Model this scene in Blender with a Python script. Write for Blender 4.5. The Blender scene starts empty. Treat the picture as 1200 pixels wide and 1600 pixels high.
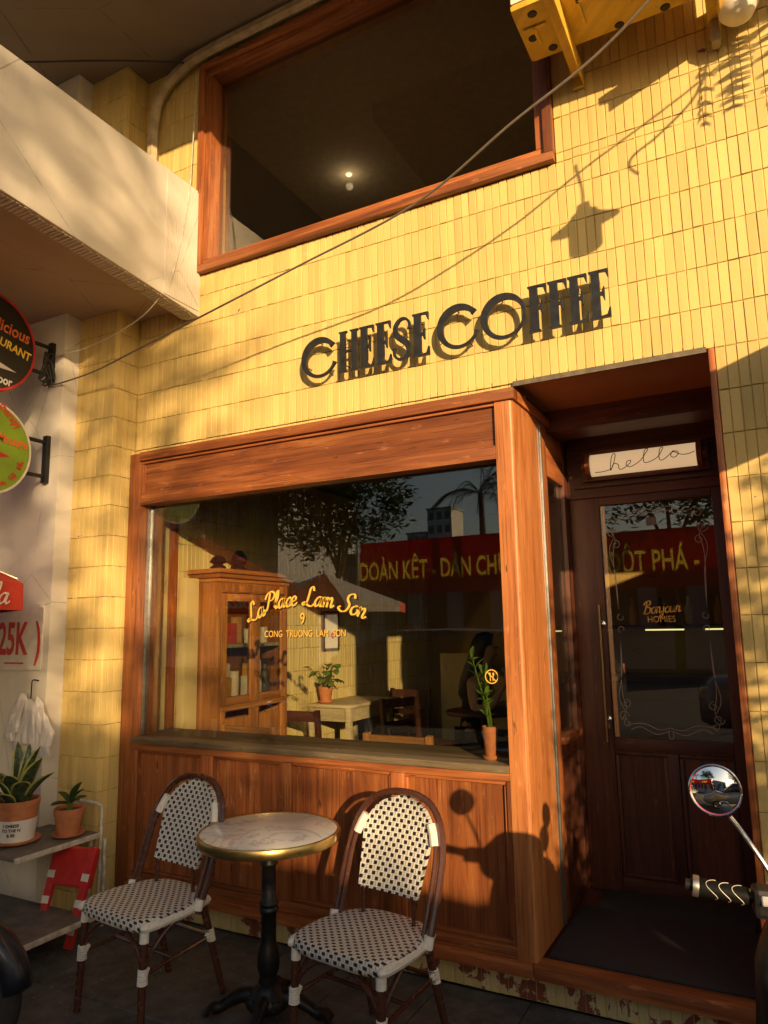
import bpy, bmesh, math, random
from mathutils import Vector, Matrix
from mathutils.geometry import tessellate_polygon
R=math.radians
random.seed(7)
sc=bpy.context.scene
COL=sc.collection
# ------------------------------------------------------------ camera
cd=bpy.data.cameras.new('camera'); cam=bpy.data.objects.new('camera',cd); COL.objects.link(cam); sc.camera=cam
YAW,PIT,ROL,FPX=R(-28.0495),R(8.999),R(-1.0469),1126.78
fw=Vector((math.sin(YAW)*math.cos(PIT),math.cos(YAW)*math.cos(PIT),math.sin(PIT)))
rt=fw.cross(Vector((0,0,1))).normalized(); up=rt.cross(fw)
r2=rt*math.cos(ROL)+up*math.sin(ROL); u2=-rt*math.sin(ROL)+up*math.cos(ROL)
cam.matrix_world=Matrix(((r2.x,u2.x,-fw.x,0),(r2.y,u2.y,-fw.y,-3.165),(r2.z,u2.z,-fw.z,1.55),(0,0,0,1)))
cd.sensor_fit='VERTICAL'; cd.sensor_height=36; cd.lens=FPX/1600*36; cd.clip_start=.05; cd.clip_end=2000
CAMP=Vector((0,-3.165,1.55))
def scr(p):
    d=Vector(p)-CAMP; z=d.dot(fw)
    return (600+FPX*d.dot(r2)/z,800-FPX*d.dot(u2)/z) if z>.05 else (-9999,-9999)
# ------------------------------------------------------------ sky and sun
SUN=Vector((.87,-1,.31)).normalized()
EL=math.asin(SUN.z); AZ=math.atan2(SUN.x,SUN.y)
w=bpy.data.worlds.new('World'); sc.world=w; w.use_nodes=True
nt=w.node_tree; bg=nt.nodes['Background']; sk=nt.nodes.new('ShaderNodeTexSky'); sk.sky_type='NISHITA'; sk.sun_disc=False
sk.sun_elevation=EL; sk.sun_rotation=AZ; sk.air_density=1.0; sk.dust_density=3.0; sk.ozone_density=.6
nt.links.new(sk.outputs[0],bg.inputs[0]); bg.inputs[1].default_value=.085
sl=bpy.data.lights.new('sun','SUN'); sl.energy=5.0; sl.angle=R(.53); sl.color=(1,.70,.37)
so=bpy.data.objects.new('sun',sl); COL.objects.link(so); so.rotation_euler=SUN.to_track_quat('Z','Y').to_euler(); so.location=(9,-10,8)
vs=sc.view_settings; vs.view_transform='Standard'; vs.look='None'; vs.gamma=1; vs.exposure=0.58
vs.use_curve_mapping=False
# ------------------------------------------------------------ mesh helpers
class MB:
    def __init__(s): s.v=[];s.f=[]
    def add(s,vs,fs):
        n=len(s.v); s.v+= [tuple(v) for v in vs]; s.f+=[tuple(i+n for i in f) for f in fs]; return s
    def box(s,x0,x1,y0,y1,z0,z1,M=None):
        v=[(x0,y0,z0),(x1,y0,z0),(x1,y1,z0),(x0,y1,z0),(x0,y0,z1),(x1,y0,z1),(x1,y1,z1),(x0,y1,z1)]
        if M: v=[M@Vector(p) for p in v]
        return s.add(v,[(0,3,2,1),(4,5,6,7),(0,1,5,4),(1,2,6,5),(2,3,7,6),(3,0,4,7)])
    def tube(s,path,r,n=8,cap=True):
        P=[Vector(p) for p in path]; m=len(P); rr=r if isinstance(r,(list,tuple)) else [r]*m
        ref=None; rings=[]
        for i,p in enumerate(P):
            t=((P[min(i+1,m-1)]-P[max(i-1,0)])).normalized()
            if ref is None:
                ref=Vector((0,0,1)) if abs(t.z)<.9 else Vector((1,0,0))
            a=(ref-t*ref.dot(t)).normalized(); b=t.cross(a); ref=a
            rings.append([p+(a*math.cos(2*math.pi*k/n)+b*math.sin(2*math.pi*k/n))*rr[i] for k in range(n)])
        vs=[q for rg in rings for q in rg]; fs=[]
        for i in range(m-1):
            for k in range(n):
                fs.append((i*n+k,i*n+(k+1)%n,(i+1)*n+(k+1)%n,(i+1)*n+k))
        if cap: fs+= [tuple(range(n-1,-1,-1)),tuple((m-1)*n+k for k in range(n))]
        return s.add(vs,fs)
    def lathe(s,prof,c=(0,0,0),n=24,M=None,cap=True):
        vs=[];fs=[]
        for (r,z) in prof:
            for k in range(n):
                a=2*math.pi*k/n; p=Vector((r*math.cos(a),r*math.sin(a),z))
                if M: p=M@p
                vs.append(p+Vector(c))
        m=len(prof)
        for i in range(m-1):
            for k in range(n): fs.append((i*n+k,i*n+(k+1)%n,(i+1)*n+(k+1)%n,(i+1)*n+k))
        if cap and prof[0][0]>1e-5: fs.append(tuple(range(n-1,-1,-1)))
        if cap and prof[-1][0]>1e-5: fs.append(tuple((m-1)*n+k for k in range(n)))
        return s.add(vs,fs)
    def prism(s,poly,o,u,v,d):
        """poly 2D extruded: origin o, axes u,v, depth vector d"""
        o=Vector(o);u=Vector(u);v=Vector(v);d=Vector(d); n=len(poly)
        a=[o+u*p[0]+v*p[1] for p in poly]; b=[q+d for q in a]
        tri=tessellate_polygon([[Vector((p[0],p[1],0)) for p in poly]])
        fs=[tuple(t) for t in tri]+[tuple(i+n for i in reversed(t)) for t in tri]
        fs+=[(i,(i+1)%n,(i+1)%n+n,i+n) for i in range(n)]
        return s.add(a+b,fs)
    def ribbon(s,path,wd,o,u,v,d):
        """flat stroke: 2D path with widths, extruded by d"""
        m=len(path); L=[];Rr=[]
        for i,p in enumerate(path):
            a=path[max(i-1,0)];b=path[min(i+1,m-1)]; tx,ty=b[0]-a[0],b[1]-a[1]; l=math.hypot(tx,ty) or 1
            nx,ny=-ty/l,tx/l; h=wd[i]/2
            L.append((p[0]+nx*h,p[1]+ny*h));Rr.append((p[0]-nx*h,p[1]-ny*h))
        o=Vector(o);u=Vector(u);v=Vector(v);d=Vector(d)
        vs=[o+u*q[0]+v*q[1] for q in L]+[o+u*q[0]+v*q[1] for q in Rr]; vs+=[q+d for q in vs]
        fs=[];k=2*m
        for i in range(m-1):
            fs+=[(i,i+1,m+i+1,m+i),(k+i,k+m+i,k+m+i+1,k+i+1),(i,k+i,k+i+1,i+1),(m+i,m+i+1,k+m+i+1,k+m+i)]
        fs+=[(0,m,k+m,k),(m-1,k+m-1,k+2*m-1,2*m-1)]
        return s.add(vs,fs)
    def build(s,name,mat,parent=None,smooth=False,bevel=0,seg=2,angle=40):
        me=bpy.data.meshes.new(name); me.from_pydata(s.v,[],s.f)
        bm=bmesh.new(); bm.from_mesh(me); bmesh.ops.recalc_face_normals(bm,faces=bm.faces)
        if bevel:
            ed=[e for e in bm.edges if len(e.link_faces)==2 and e.calc_face_angle(0)>R(30)]
            bmesh.ops.bevel(bm,geom=ed,offset=bevel,segments=seg,affect='EDGES',profile=.6)
        bm.to_mesh(me); bm.free()
        me.materials.append(mat)
        if smooth:
            me.shade_smooth() if hasattr(me,'shade_smooth') else None
            try: me.set_sharp_from_angle(angle=R(angle))
            except Exception: pass
        o=bpy.data.objects.new(name,me); COL.objects.link(o)
        if parent: o.parent=parent
        return o
def tag(o,label=None,cat=None,group=None,kind=None):
    if label:o['label']=label
    if cat:o['category']=cat
    if group:o['group']=group
    if kind:o['kind']=kind
    return o
def thing(name,label,cat,loc=(0,0,0),rz=0,group=None):
    o=bpy.data.objects.new(name,None); COL.objects.link(o); o.empty_display_size=.1
    o.location=loc; o.rotation_euler=(0,0,rz); return tag(o,label,cat,group)
def copy_tree(o,parent=None):
    c=o.copy(); COL.objects.link(c); c.parent=parent
    for ch in list(o.children): copy_tree(ch,c)
    return c
def bx(name,mat,parent,x0,x1,y0,y1,z0,z1,bevel=0,kind=None):
    o=MB().box(x0,x1,y0,y1,z0,z1).build(name,mat,parent,bevel=bevel,smooth=bool(bevel),angle=35)
    if kind:o['kind']=kind
    return o
def catmull(P,n=6):
    out=[];P=[tuple(p) for p in P]
    Q=[P[0]]+P+[P[-1]]
    for i in range(1,len(Q)-2):
        p0,p1,p2,p3=Q[i-1],Q[i],Q[i+1],Q[i+2]
        for k in range(n):
            t=k/n
            out.append(tuple(.5*((2*b)+(-a+c)*t+(2*a-5*b+4*c-d)*t*t+(-a+3*b-3*c+d)*t**3) for a,b,c,d in zip(p0,p1,p2,p3)))
    out.append(P[-1]); return out
def text_mesh(body,size,extrude=.0,align='CENTER',sx=1,bold=0):
    c=bpy.data.curves.new('t','FONT'); c.body=body; c.size=size; c.extrude=extrude; c.align_x=align; c.offset=bold; c.resolution_u=3
    o=bpy.data.objects.new('t',c); COL.objects.link(o); bpy.context.view_layer.update()
    dg=bpy.context.evaluated_depsgraph_get(); me=bpy.data.meshes.new_from_object(o.evaluated_get(dg))
    bpy.data.objects.remove(o); bpy.data.curves.remove(c)
    for v in me.vertices: v.co.x*=sx
    return me
def text_obj(name,body,size,mat,parent,M,extrude=.001,sx=1,bold=0,align='CENTER'):
    me=text_mesh(body,size,extrude,align,sx,bold); me.transform(M); me.materials.clear(); me.materials.append(mat)
    o=bpy.data.objects.new(name,me); COL.objects.link(o); o.parent=parent; return o
def frame(o,u,v):  # matrix mapping local xy to plane
    u=Vector(u).normalized();v=Vector(v).normalized();n=u.cross(v)
    return Matrix(((u.x,v.x,n.x,o[0]),(u.y,v.y,n.y,o[1]),(u.z,v.z,n.z,o[2]),(0,0,0,1)))
XZ=lambda o:frame(o,(1,0,0),(0,0,1))
# ------------------------------------------------------------ materials
class NT:
    def __init__(s,name):
        m=bpy.data.materials.new(name); m.use_nodes=True; s.m=m; s.t=m.node_tree; s.p=s.t.nodes['Principled BSDF']; s.out=s.t.nodes['Material Output']
    def n(s,t,**k):
        x=s.t.nodes.new('ShaderNode'+t)
        for a,b in k.items(): setattr(x,a,b)
        return x
    def l(s,a,b): s.t.links.new(a,b)
    def math(s,op,a,b=None,c=None,clamp=False):
        x=s.n('Math',operation=op,use_clamp=clamp)
        for i,q in enumerate((a,b,c)):
            if q is None: continue
            if isinstance(q,(int,float)): x.inputs[i].default_value=q
            else: s.l(q,x.inputs[i])
        return x.outputs[0]
    def mix(s,f,a,b,mode='MIX'):
        x=s.n('Mix',data_type='RGBA',blend_type=mode)
        for i,q in ((0,f),(6,a),(7,b)):
            if isinstance(q,(int,float)): x.inputs[i].default_value=q
            elif isinstance(q,tuple): x.inputs[i].default_value=(*q,1) if len(q)==3 else q
            else: s.l(q,x.inputs[i])
        return x.outputs[2]
    def ramp(s,f,stops):
        x=s.n('ValToRGB'); e=x.color_ramp.elements
        while len(e)<len(stops): e.new(.5)
        for i,(p,c) in enumerate(stops):
            e[i].position=p; e[i].color=(*c,1) if isinstance(c,tuple) else (c,c,c,1)
        s.l(f,x.inputs[0]); return x.outputs[0]
    def coord(s,kind='pos'):
        if kind=='pos': return s.n('NewGeometry').outputs['Position']
        return s.n('TexCoord').outputs['Object']
    def map(s,v,scale=(1,1,1),loc=None,rot=None):
        x=s.n('Mapping'); s.l(v,x.inputs[0]); x.inputs['Scale'].default_value=scale
        if rot: x.inputs['Rotation'].default_value=rot
        if loc is not None:
            if isinstance(loc,tuple): x.inputs['Location'].default_value=loc
            else: s.l(loc,x.inputs['Location'])
        return x.outputs[0]
    def noise(s,v,scale,detail=4,rough=.55,dist=0):
        x=s.n('TexNoise'); s.l(v,x.inputs[0]); x.inputs['Scale'].default_value=scale; x.inputs['Detail'].default_value=detail; x.inputs['Roughness'].default_value=rough; x.inputs['Distortion'].default_value=dist
        return x.outputs[0]
    def bump(s,h,strength=.3,dist=.01):
        b=s.n('Bump'); b.inputs['Strength'].default_value=strength; b.inputs['Distance'].default_value=dist; s.l(h,b.inputs['Height']); s.l(b.outputs[0],s.p.inputs['Normal'])
    def col(s,c):
        if isinstance(c,tuple): s.p.inputs['Base Color'].default_value=(*c,1)
        else: s.l(c,s.p.inputs['Base Color'])
    def set(s,**k):
        for a,b in k.items():
            i=s.p.inputs[a.replace('_',' ')]
            if isinstance(b,(int,float)): i.default_value=b
            elif isinstance(b,tuple): i.default_value=(*b,1) if len(b)==3 else b
            else: s.l(b,i)
def plain(name,c,rough=.5,metal=0,var=.15,scale=18,bump=.08,coat=0):
    k=NT(name); v=k.coord('obj'); nz=k.noise(v,scale,5,.6)
    k.col(k.mix(k.ramp(nz,[(.3,0.0),(.7,1.0)]),tuple(x*(1-var) for x in c),tuple(min(1,x*(1+var)) for x in c)))
    k.set(Roughness=k.math('ADD',rough-.08,k.math('MULTIPLY',nz,.16)),Metallic=metal)
    if coat: k.set(Coat_Weight=coat)
    if bump: k.bump(nz,bump,.004)
    return k.m
def wood(name,axis,dark,mid,light,rough=.34,grain=1.0,wear=.9):
    k=NT(name); v=k.coord('pos'); oi=k.n('ObjectInfo').outputs['Random']
    off=k.n('CombineXYZ')
    for i in range(3): k.l(k.math('MULTIPLY',oi,(7.3,3.1,5.7)[i]),off.inputs[i])
    sl={'X':(.06,1,1),'Y':(1,.06,1),'Z':(1,1,.06)}[axis]
    sf={'X':(.02,1,1),'Y':(1,.02,1),'Z':(1,1,.02)}[axis]
    a=k.map(v,tuple(20*q for q in sl),off.outputs[0]); b=k.map(v,tuple(150*q for q in sf),off.outputs[0])
    n1=k.noise(a,1,6,.62,.9); n2=k.noise(b,1,3,.6)
    n3=k.noise(k.map(v,tuple(3*q**.5 for q in sl),off.outputs[0]),1,3,.5,.4)
    c=k.ramp(n1,[(.28,dark),(.48,mid),(.72,light)])
    c=k.mix(k.ramp(n3,[(.35,0.),(.75,.75)]),c,tuple(x*.62 for x in mid),'MIX')
    c=k.mix(k.math('MULTIPLY',k.ramp(n2,[(.32,1.),(.47,0.)]),.65),c,tuple(x*.35 for x in dark))
    # small dark pits
    pt=k.noise(k.map(v,tuple(45*q**.6 for q in sl),off.outputs[0]),1,2,.5)
    c=k.mix(k.ramp(pt,[(.70,0.),(.76,.8)]),c,(.03,.012,.006))
    sc2=k.noise(k.map(v,tuple(9*q**.8 for q in sl),off.outputs[0]),1,5,.7,.5); c=k.mix(k.ramp(sc2,[(.52,0.),(.70,.7)]),c,tuple(x*.42 for x in mid))
    # worn pale scuffs
    ws=k.noise(k.map(v,tuple(30*q**.5 for q in sl),off.outputs[0]),1,6,.7)
    c=k.mix(k.math('MULTIPLY',k.ramp(ws,[(.60,0.),(.72,1.)]),wear*.5),c,tuple(min(1,x*1.5+.05) for x in light))
    hs=k.n('HueSaturation'); k.l(c,hs.inputs['Color']); k.l(k.math('ADD',.70,k.math('MULTIPLY',oi,.58)),hs.inputs['Value'])
    k.col(hs.outputs[0]); k.set(Roughness=k.math('ADD',rough,k.math('MULTIPLY',ws,.25)))
    k.bump(k.math('ADD',n1,k.math('MULTIPLY',n2,.6)),.22,.003)
    return k.m
WD,WM,WL=(.13,.035,.014),(.31,.092,.026),(.50,.19,.055)
W_X=wood('red_wood_horizontal','X',WD,WM,WL); W_Z=wood('red_wood_vertical','Z',WD,WM,WL); W_Y=wood('red_wood_deep','Y',WD,WM,WL)
PW=(.40,.17,.065)
POSTW=wood('post_wood','Z',(.24,.07,.02),(.42,.15,.045),(.52,.23,.08),wear=.8)
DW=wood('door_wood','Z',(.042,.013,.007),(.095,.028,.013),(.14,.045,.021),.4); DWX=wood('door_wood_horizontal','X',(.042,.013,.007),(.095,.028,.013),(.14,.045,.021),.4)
CABZ=wood('cabinet_wood','Z',(.22,.08,.02),(.45,.18,.045),(.55,.26,.08),.45); CABX=wood('cabinet_wood_horizontal','Y',(.22,.08,.02),(.45,.18,.045),(.55,.26,.08),.45)
GREYW=wood('weathered_counter_wood','X',(.11,.075,.04),(.20,.145,.08),(.28,.21,.12),.45)
TABW=wood('pale_table_wood','X',(.38,.30,.17),(.52,.43,.26),(.60,.52,.34),.5)
def tile_mat(name,base,chip,chipcol=(.20,.055,.03),sat=1,sharp=.025):
    k=NT(name); v=k.coord('pos'); sp=k.n('SeparateXYZ'); k.l(v,sp.inputs[0])
    fx=k.math('FLOOR',k.math('DIVIDE',k.math('ADD',k.math('ADD',sp.outputs[0],sp.outputs[1]),.1615),.0405)); fz=k.math('FLOOR',k.math('DIVIDE',k.math('SUBTRACT',sp.outputs[2],2.666),.183))
    cb=k.n('CombineXYZ'); k.l(fx,cb.inputs[0]); k.l(fz,cb.inputs[1]); wn=k.n('TexWhiteNoise'); k.l(cb.outputs[0],wn.inputs[0])
    c=k.mix(wn.outputs[0],tuple(x*.84 for x in base),tuple(min(1,x*1.08) for x in base)); dr=k.noise(k.map(v,(22,22,.9)),1,5,.65); c=k.mix(k.ramp(dr,[(.56,0.),(.78,.55)]),c,(base[0]*.62,base[1]*.55,base[2]*.45))
    st=k.noise(k.map(v,(1,1,.35)),5,6,.6); c=k.mix(k.ramp(st,[(.38,0.),(.72,.5)]),c,(base[0]*.80,base[1]*.78,base[2]*.72))
    gr=k.noise(v,90,4,.7); c=k.mix(k.ramp(gr,[(.60,0.),(.70,.5)]),c,tuple(x*.55 for x in base))
    ch=k.noise(v,9,7,.66,.3); cm=k.ramp(ch,[(chip,0.),(chip+sharp,1.)])
    rim=k.ramp(ch,[(chip-.012,0.),(chip,.7),(chip+.01,0.)])
    c=k.mix(rim,c,(.75,.70,.55)); c=k.mix(cm,c,k.mix(gr,tuple(x*.6 for x in chipcol),tuple(x*1.5 for x in chipcol)))
    k.col(c); k.set(Roughness=k.math('ADD',.42,k.math('MULTIPLY',st,.3)))
    h=k.math('SUBTRACT',k.math('MULTIPLY',k.noise(v,30,4,.6),.6),k.math('MULTIPLY',cm,.9)); k.bump(h,.25,.004)
    return k.m
YB=(.66,.485,.175)
TILE=tile_mat('yellow_tile',YB,.685); TILEB=tile_mat('peeling_base_tile',(.58,.47,.22),.53)
def grout_mat():
    k=NT('painted_grout'); v=k.coord('pos'); sp=k.n('SeparateXYZ'); k.l(v,sp.inputs[0]); fz=k.math('FRACT',k.math('DIVIDE',k.math('SUBTRACT',sp.outputs[2],2.666),.183))
    bed=k.math('GREATER_THAN',k.math('ABSOLUTE',k.math('SUBTRACT',fz,.5)),.486); nz=k.noise(k.map(v,(9,9,2)),1,4,.6); c=k.mix(k.ramp(nz,[(.50,0.),(.75,.7)]),(.64,.46,.13),(.20,.13,.045))
    c=k.mix(k.math('MULTIPLY',bed,k.ramp(k.noise(k.map(v,(16,16,4)),1,3,.6),[(.3,1.),(.62,.25)])),c,(.07,.045,.02)); k.col(c); k.set(Roughness=.7); return k.m
GROUT=grout_mat()
def plaster(name,c,stain=.5):
    k=NT(name); v=k.coord('pos'); n1=k.noise(v,2.2,6,.6); n2=k.noise(v,40,5,.7); n3=k.noise(k.map(v,(6,6,.7)),1,5,.6)
    q=k.mix(k.ramp(n1,[(.35,0.),(.75,stain)]),c,tuple(x*.7 for x in c)); q=k.mix(k.math('MULTIPLY',k.ramp(n3,[(.5,0.),(.8,.6)]),stain),q,tuple(x*.55 for x in c))
    q=k.mix(k.ramp(n2,[(.62,0.),(.75,.35)]),q,tuple(x*.45 for x in c))
    cr=k.n('TexVoronoi'); cr.feature='DISTANCE_TO_EDGE'; k.l(k.map(v,(1.1,1.1,1.1)),cr.inputs[0]); cr.inputs['Scale'].default_value=1.0; ck=k.math('MULTIPLY',k.math('LESS_THAN',k.math('ADD',cr.outputs['Distance'],k.math('MULTIPLY',k.noise(v,14,4),.012)),.0075),.6); q=k.mix(ck,q,tuple(x*.35 for x in c))
    k.col(q); k.set(Roughness=.8); k.bump(n2,.25,.004); return k.m
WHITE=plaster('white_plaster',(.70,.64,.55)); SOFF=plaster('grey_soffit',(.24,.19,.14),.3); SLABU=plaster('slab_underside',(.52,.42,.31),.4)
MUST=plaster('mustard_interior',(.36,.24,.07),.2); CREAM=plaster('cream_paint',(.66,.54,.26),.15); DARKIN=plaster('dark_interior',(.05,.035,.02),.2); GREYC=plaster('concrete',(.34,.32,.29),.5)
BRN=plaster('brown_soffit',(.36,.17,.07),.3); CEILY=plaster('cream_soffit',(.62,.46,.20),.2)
def glass(name,tint=(1,1,1),f0=.045):
    k=NT(name); lw=k.n('LayerWeight'); lw.inputs['Blend'].default_value=.5
    F=k.math('ADD',f0,k.math('MULTIPLY',1-f0,k.math('POWER',lw.outputs['Facing'],5)),clamp=True)
    tr=k.n('BsdfTransparent'); tr.inputs[0].default_value=(*tint,1); gl=k.n('BsdfGlossy'); gl.inputs['Roughness'].default_value=0.0
    gl.inputs['Color'].default_value=(1,1,1,1)
    mx=k.n('MixShader'); k.l(F,mx.inputs[0]); k.l(tr.outputs[0],mx.inputs[1]); k.l(gl.outputs[0],mx.inputs[2]); k.l(mx.outputs[0],k.out.inputs[0]); return k.m
GLASS=glass('shop_glass',(.88,.88,.84),.08); GLASSD=glass('tinted_glass',(.82,.80,.74),.16)
BLACKM=plain('black_metal',(.018,.017,.016),.45,.3,.3,25,.1); DKM=plain('dark_letter_metal',(.030,.030,.032),.38,.4,.3,30,.1)
GREYM=plain('aluminium_strip',(.45,.43,.40),.35,.9,.15,30,.05); CHROME=plain('chrome',(.75,.74,.72),.12,1,.05,20,0)
BRASS=plain('brushed_brass',(.60,.42,.15),.30,1,.04,30,0); GOLD=plain('gold_print',(.80,.46,.07),.45,.1,.08,20,0)
CASTI=plain('cast_iron',(.014,.013,.013),.42,.4,.4,40,.35)
RATT=plain('brown_rattan_tube',(.075,.026,.015),.26,0,.08,30,0,.4); WRAP=plain('white_wrap',(.74,.70,.63),.5,0,.1,60,.2)
TERRA=plain('terracotta',(.48,.17,.065),.7,0,.18,25,.12); WPOT=plain('white_pot',(.74,.71,.66),.45,0,.06,15,.03); SOIL=plain('soil',(.06,.04,.025),.95,0,.5,120,.8)
BLACKP=plain('black_plastic',(.012,.012,.013),.35,0,.3,30,.05); RUBBER=plain('rubber',(.018,.018,.018),.75,0,.3,40,.2)
REDP=plain('red_paint',(.52,.025,.02),.4,0,.2,15,.08); REDF=plain('red_fabric',(.62,.045,.025),.75,0,.12,40,.15)
CABLE=plain('grey_cable',(.14,.11,.085),.6,0,.2,30,.1); CABLED=plain('dark_cable',(.03,.026,.022),.6,0,.2,30,.1)
PIPE=plain('painted_pipe',(.42,.33,.20),.55,0,.3,12,.2)
SKIN=plain('skin',(.50,.29,.19),.5,0,.08,12,.03); HAIR=plain('black_hair',(.012,.009,.008),.45,0,.3,60,.3); CLOTH=plain('black_cloth',(.02,.02,.022),.85,0,.2,50,.2); CLOTHW=plain('pale_cloth',(.6,.55,.48),.8,0,.1,40,.2)
SHELFM=plain('worn_grey_laminate',(.14,.12,.10),.6,0,.35,14,.12); WMET=plain('chipped_white_metal',(.55,.51,.43),.5,.1,.35,22,.15)
BAGM=plain('white_plastic_bag',(.70,.64,.60),.35,0,.1,20,.3)
YMET=tile_mat('rusty_yellow_metal',(.68,.43,.045),.63,(.07,.03,.015)); WPL=plain('white_plastic',(.72,.66,.56),.4,0,.1,15,.03)
MATD=plain('dark_door_mat',(.035,.028,.026),.95,0,.4,200,.8)
BLK=plain('black_print',(.012,.010,.009),.6,0,.1,20,0); WPR=plain('white_print',(.78,.74,.68),.5,0,.05,20,0); REDPR=plain('red_print',(.60,.05,.035),.5,0,.1,20,0); ORPR=plain('orange_print',(.75,.17,.04),.5,0,.1,20,0); YLPR=plain('yellow_print',(.80,.52,.05),.5,0,.1,20,0)
def emit(name,c,s):
    k=NT(name); k.col(tuple(x*.8 for x in c)); k.set(Emission_Color=c,Emission_Strength=s); return k.m
LAMPM=emit('lampshade_lit',(.95,.66,.36),.36); LED=emit('led_strip',(.9,.8,.30),1.1); SPOT=emit('ceiling_spot',(1,.85,.6),1.6)
def leafm(name,c,c2=None,rough=.4):
    k=NT(name); v=k.coord('pos'); n=k.noise(v,25,3); oi=k.n('NewGeometry').outputs['Random Per Island']
    q=k.mix(oi,tuple(x*.6 for x in c),tuple(x*1.35 for x in c)); q=k.mix(k.ramp(n,[(.4,0.),(.7,.5)]),q,c2 or tuple(x*1.3 for x in c))
    k.col(q); k.set(Roughness=rough)
    tl=k.n('BsdfTranslucent'); k.l(q,tl.inputs[0]); mx=k.n('MixShader'); mx.inputs[0].default_value=.3; k.l(k.p.outputs[0],mx.inputs[1]); k.l(tl.outputs[0],mx.inputs[2]); k.l(mx.outputs[0],k.out.inputs[0]); return k.m
LEAF=leafm('leaf_green',(.09,.16,.03)); LEAFD=leafm('dark_leaf',(.045,.085,.022)); BARK=plain('bark',(.10,.075,.05),.9,0,.4,20,.6); LEAFB=leafm('bright_leaf',(.13,.24,.03),(.22,.30,.05))
def sans_mat():
    k=NT('snake_plant_leaf'); at=k.n('Attribute'); at.attribute_name='edge'; v=k.coord('pos')
    b=k.noise(k.map(v,(25,25,70)),1,3,.6,.6)
    q=k.mix(k.ramp(b,[(.42,0.),(.6,1.)]),(.018,.035,.016),(.07,.105,.05)); q=k.mix(k.ramp(at.outputs['Fac'],[(.72,0.),(.80,1.)]),q,(.33,.32,.07)); k.col(q); k.set(Roughness=.35); return k.m
SANS=sans_mat()
def weave_mat(name,mode):
    k=NT(name); v=k.coord('obj'); sp=k.n('SeparateXYZ'); k.l(v,sp.inputs[0]); x,y,z=sp.outputs
    vv=k.math('ADD',y,z) if mode=='seat' else z
    row=k.math('DIVIDE',vv,.0175); fr=k.math('FLOOR',row); u=k.math('ADD',k.math('DIVIDE',x,.036),k.math('MULTIPLY',k.math('FLOORED_MODULO',fr,2.),.5))
    a=k.math('FRACT',u); b=k.math('FRACT',row)
    blk=k.math('MULTIPLY',k.math('LESS_THAN',a,.44),k.math('LESS_THAN',b,.72))
    nz=k.noise(v,60,3)
    wc=k.mix(nz,(.62,.59,.54),(.80,.77,.71)); ln=k.math('GREATER_THAN',k.math('ABSOLUTE',k.math('SUBTRACT',k.math('FRACT',k.math('MULTIPLY',k.math('ADD',b,.02),3.)),.5)),.40); wc=k.mix(k.math('MULTIPLY',ln,.45),wc,(.22,.20,.17)); gap=k.math('LESS_THAN',k.math('ABSOLUTE',k.math('SUBTRACT',a,.72)),.035); wc=k.mix(k.math('MULTIPLY',gap,.6),wc,(.12,.11,.09)); k.col(k.mix(blk,wc,(.012,.011,.012)))
    th=k.math('PINGPONG',k.math('MULTIPLY',a,2.0),.5); tv=k.math('PINGPONG',k.math('MULTIPLY',b,3.0),.5)
    k.bump(k.math('SUBTRACT',k.math('ADD',th,k.math('MULTIPLY',tv,.7)),k.math('MULTIPLY',blk,.8)),.7,.004); k.set(Roughness=.45); return k.m
WSEAT=weave_mat('woven_seat','seat'); WBACK=weave_mat('woven_back','back')
def marble():
    k=NT('white_marble'); v=k.coord('pos'); n=k.noise(v,4,6,.6,1.5); vein=k.ramp(n,[(.47,0.),(.497,.55),(.505,.55),(.53,0.)])
    k.col(k.mix(vein,(.80,.77,.73),(.40,.37,.34))); k.set(Roughness=.16); return k.m
MARB=marble()
def pave():
    k=NT('dark_paving'); v=k.coord('pos'); oi=k.n('ObjectInfo').outputs['Random']; n=k.noise(v,14,6,.7); n2=k.noise(v,2.5,5,.6); n3=k.noise(v,160,3,.6)
    c=k.mix(oi,(.050,.048,.045),(.075,.070,.064)); c=k.mix(k.ramp(n,[(.40,0.),(.70,.8)]),c,(.14,.13,.115)); c=k.mix(k.ramp(n2,[(.5,0.),(.65,.75)]),c,(.028,.026,.024)); c=k.mix(k.ramp(n3,[(.66,0.),(.72,.8)]),c,(.28,.26,.22))
    k.col(c); k.set(Roughness=k.math('ADD',.55,k.math('MULTIPLY',n2,.35))); k.bump(n,.3,.004); return k.m
PAVE=pave(); ASPH=plain('asphalt',(.05,.05,.05),.9,0,.3,60,.5)
def thincloth(name,c):
    k=NT(name); nz=k.noise(k.coord('pos'),2.5,4); q=k.mix(nz,tuple(x*.8 for x in c),c); k.col(q); k.set(Roughness=.7); tl=k.n('BsdfTranslucent'); k.l(q,tl.inputs[0]); mx=k.n('MixShader'); mx.inputs[0].default_value=.45; k.l(k.p.outputs[0],mx.inputs[1]); k.l(tl.outputs[0],mx.inputs[2]); k.l(mx.outputs[0],k.out.inputs[0]); return k.m
BAN=thincloth('banner_red',(.62,.02,.02)); BANT=thincloth('banner_yellow',(.80,.62,.08))
FACG=plaster('grey_facade',(.38,.40,.43),.4); FACW=plaster('pale_facade',(.55,.54,.52),.4); WIN=plain('dark_window',(.03,.035,.04),.15,0,.3,4,0); CARW=plain('grey_car_paint',(.30,.31,.33),.25,.3,.05,10,0,.6); CARD=plain('dark_car_paint',(.03,.032,.036),.25,.2,.05,10,0,.6); CARG=plain('car_glass',(.02,.022,.025),.05,0,.1,10,0)
NAVY=plain('dark_blue_paint',(.007,.009,.018),.35,0,.2,12,0,.3)

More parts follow.
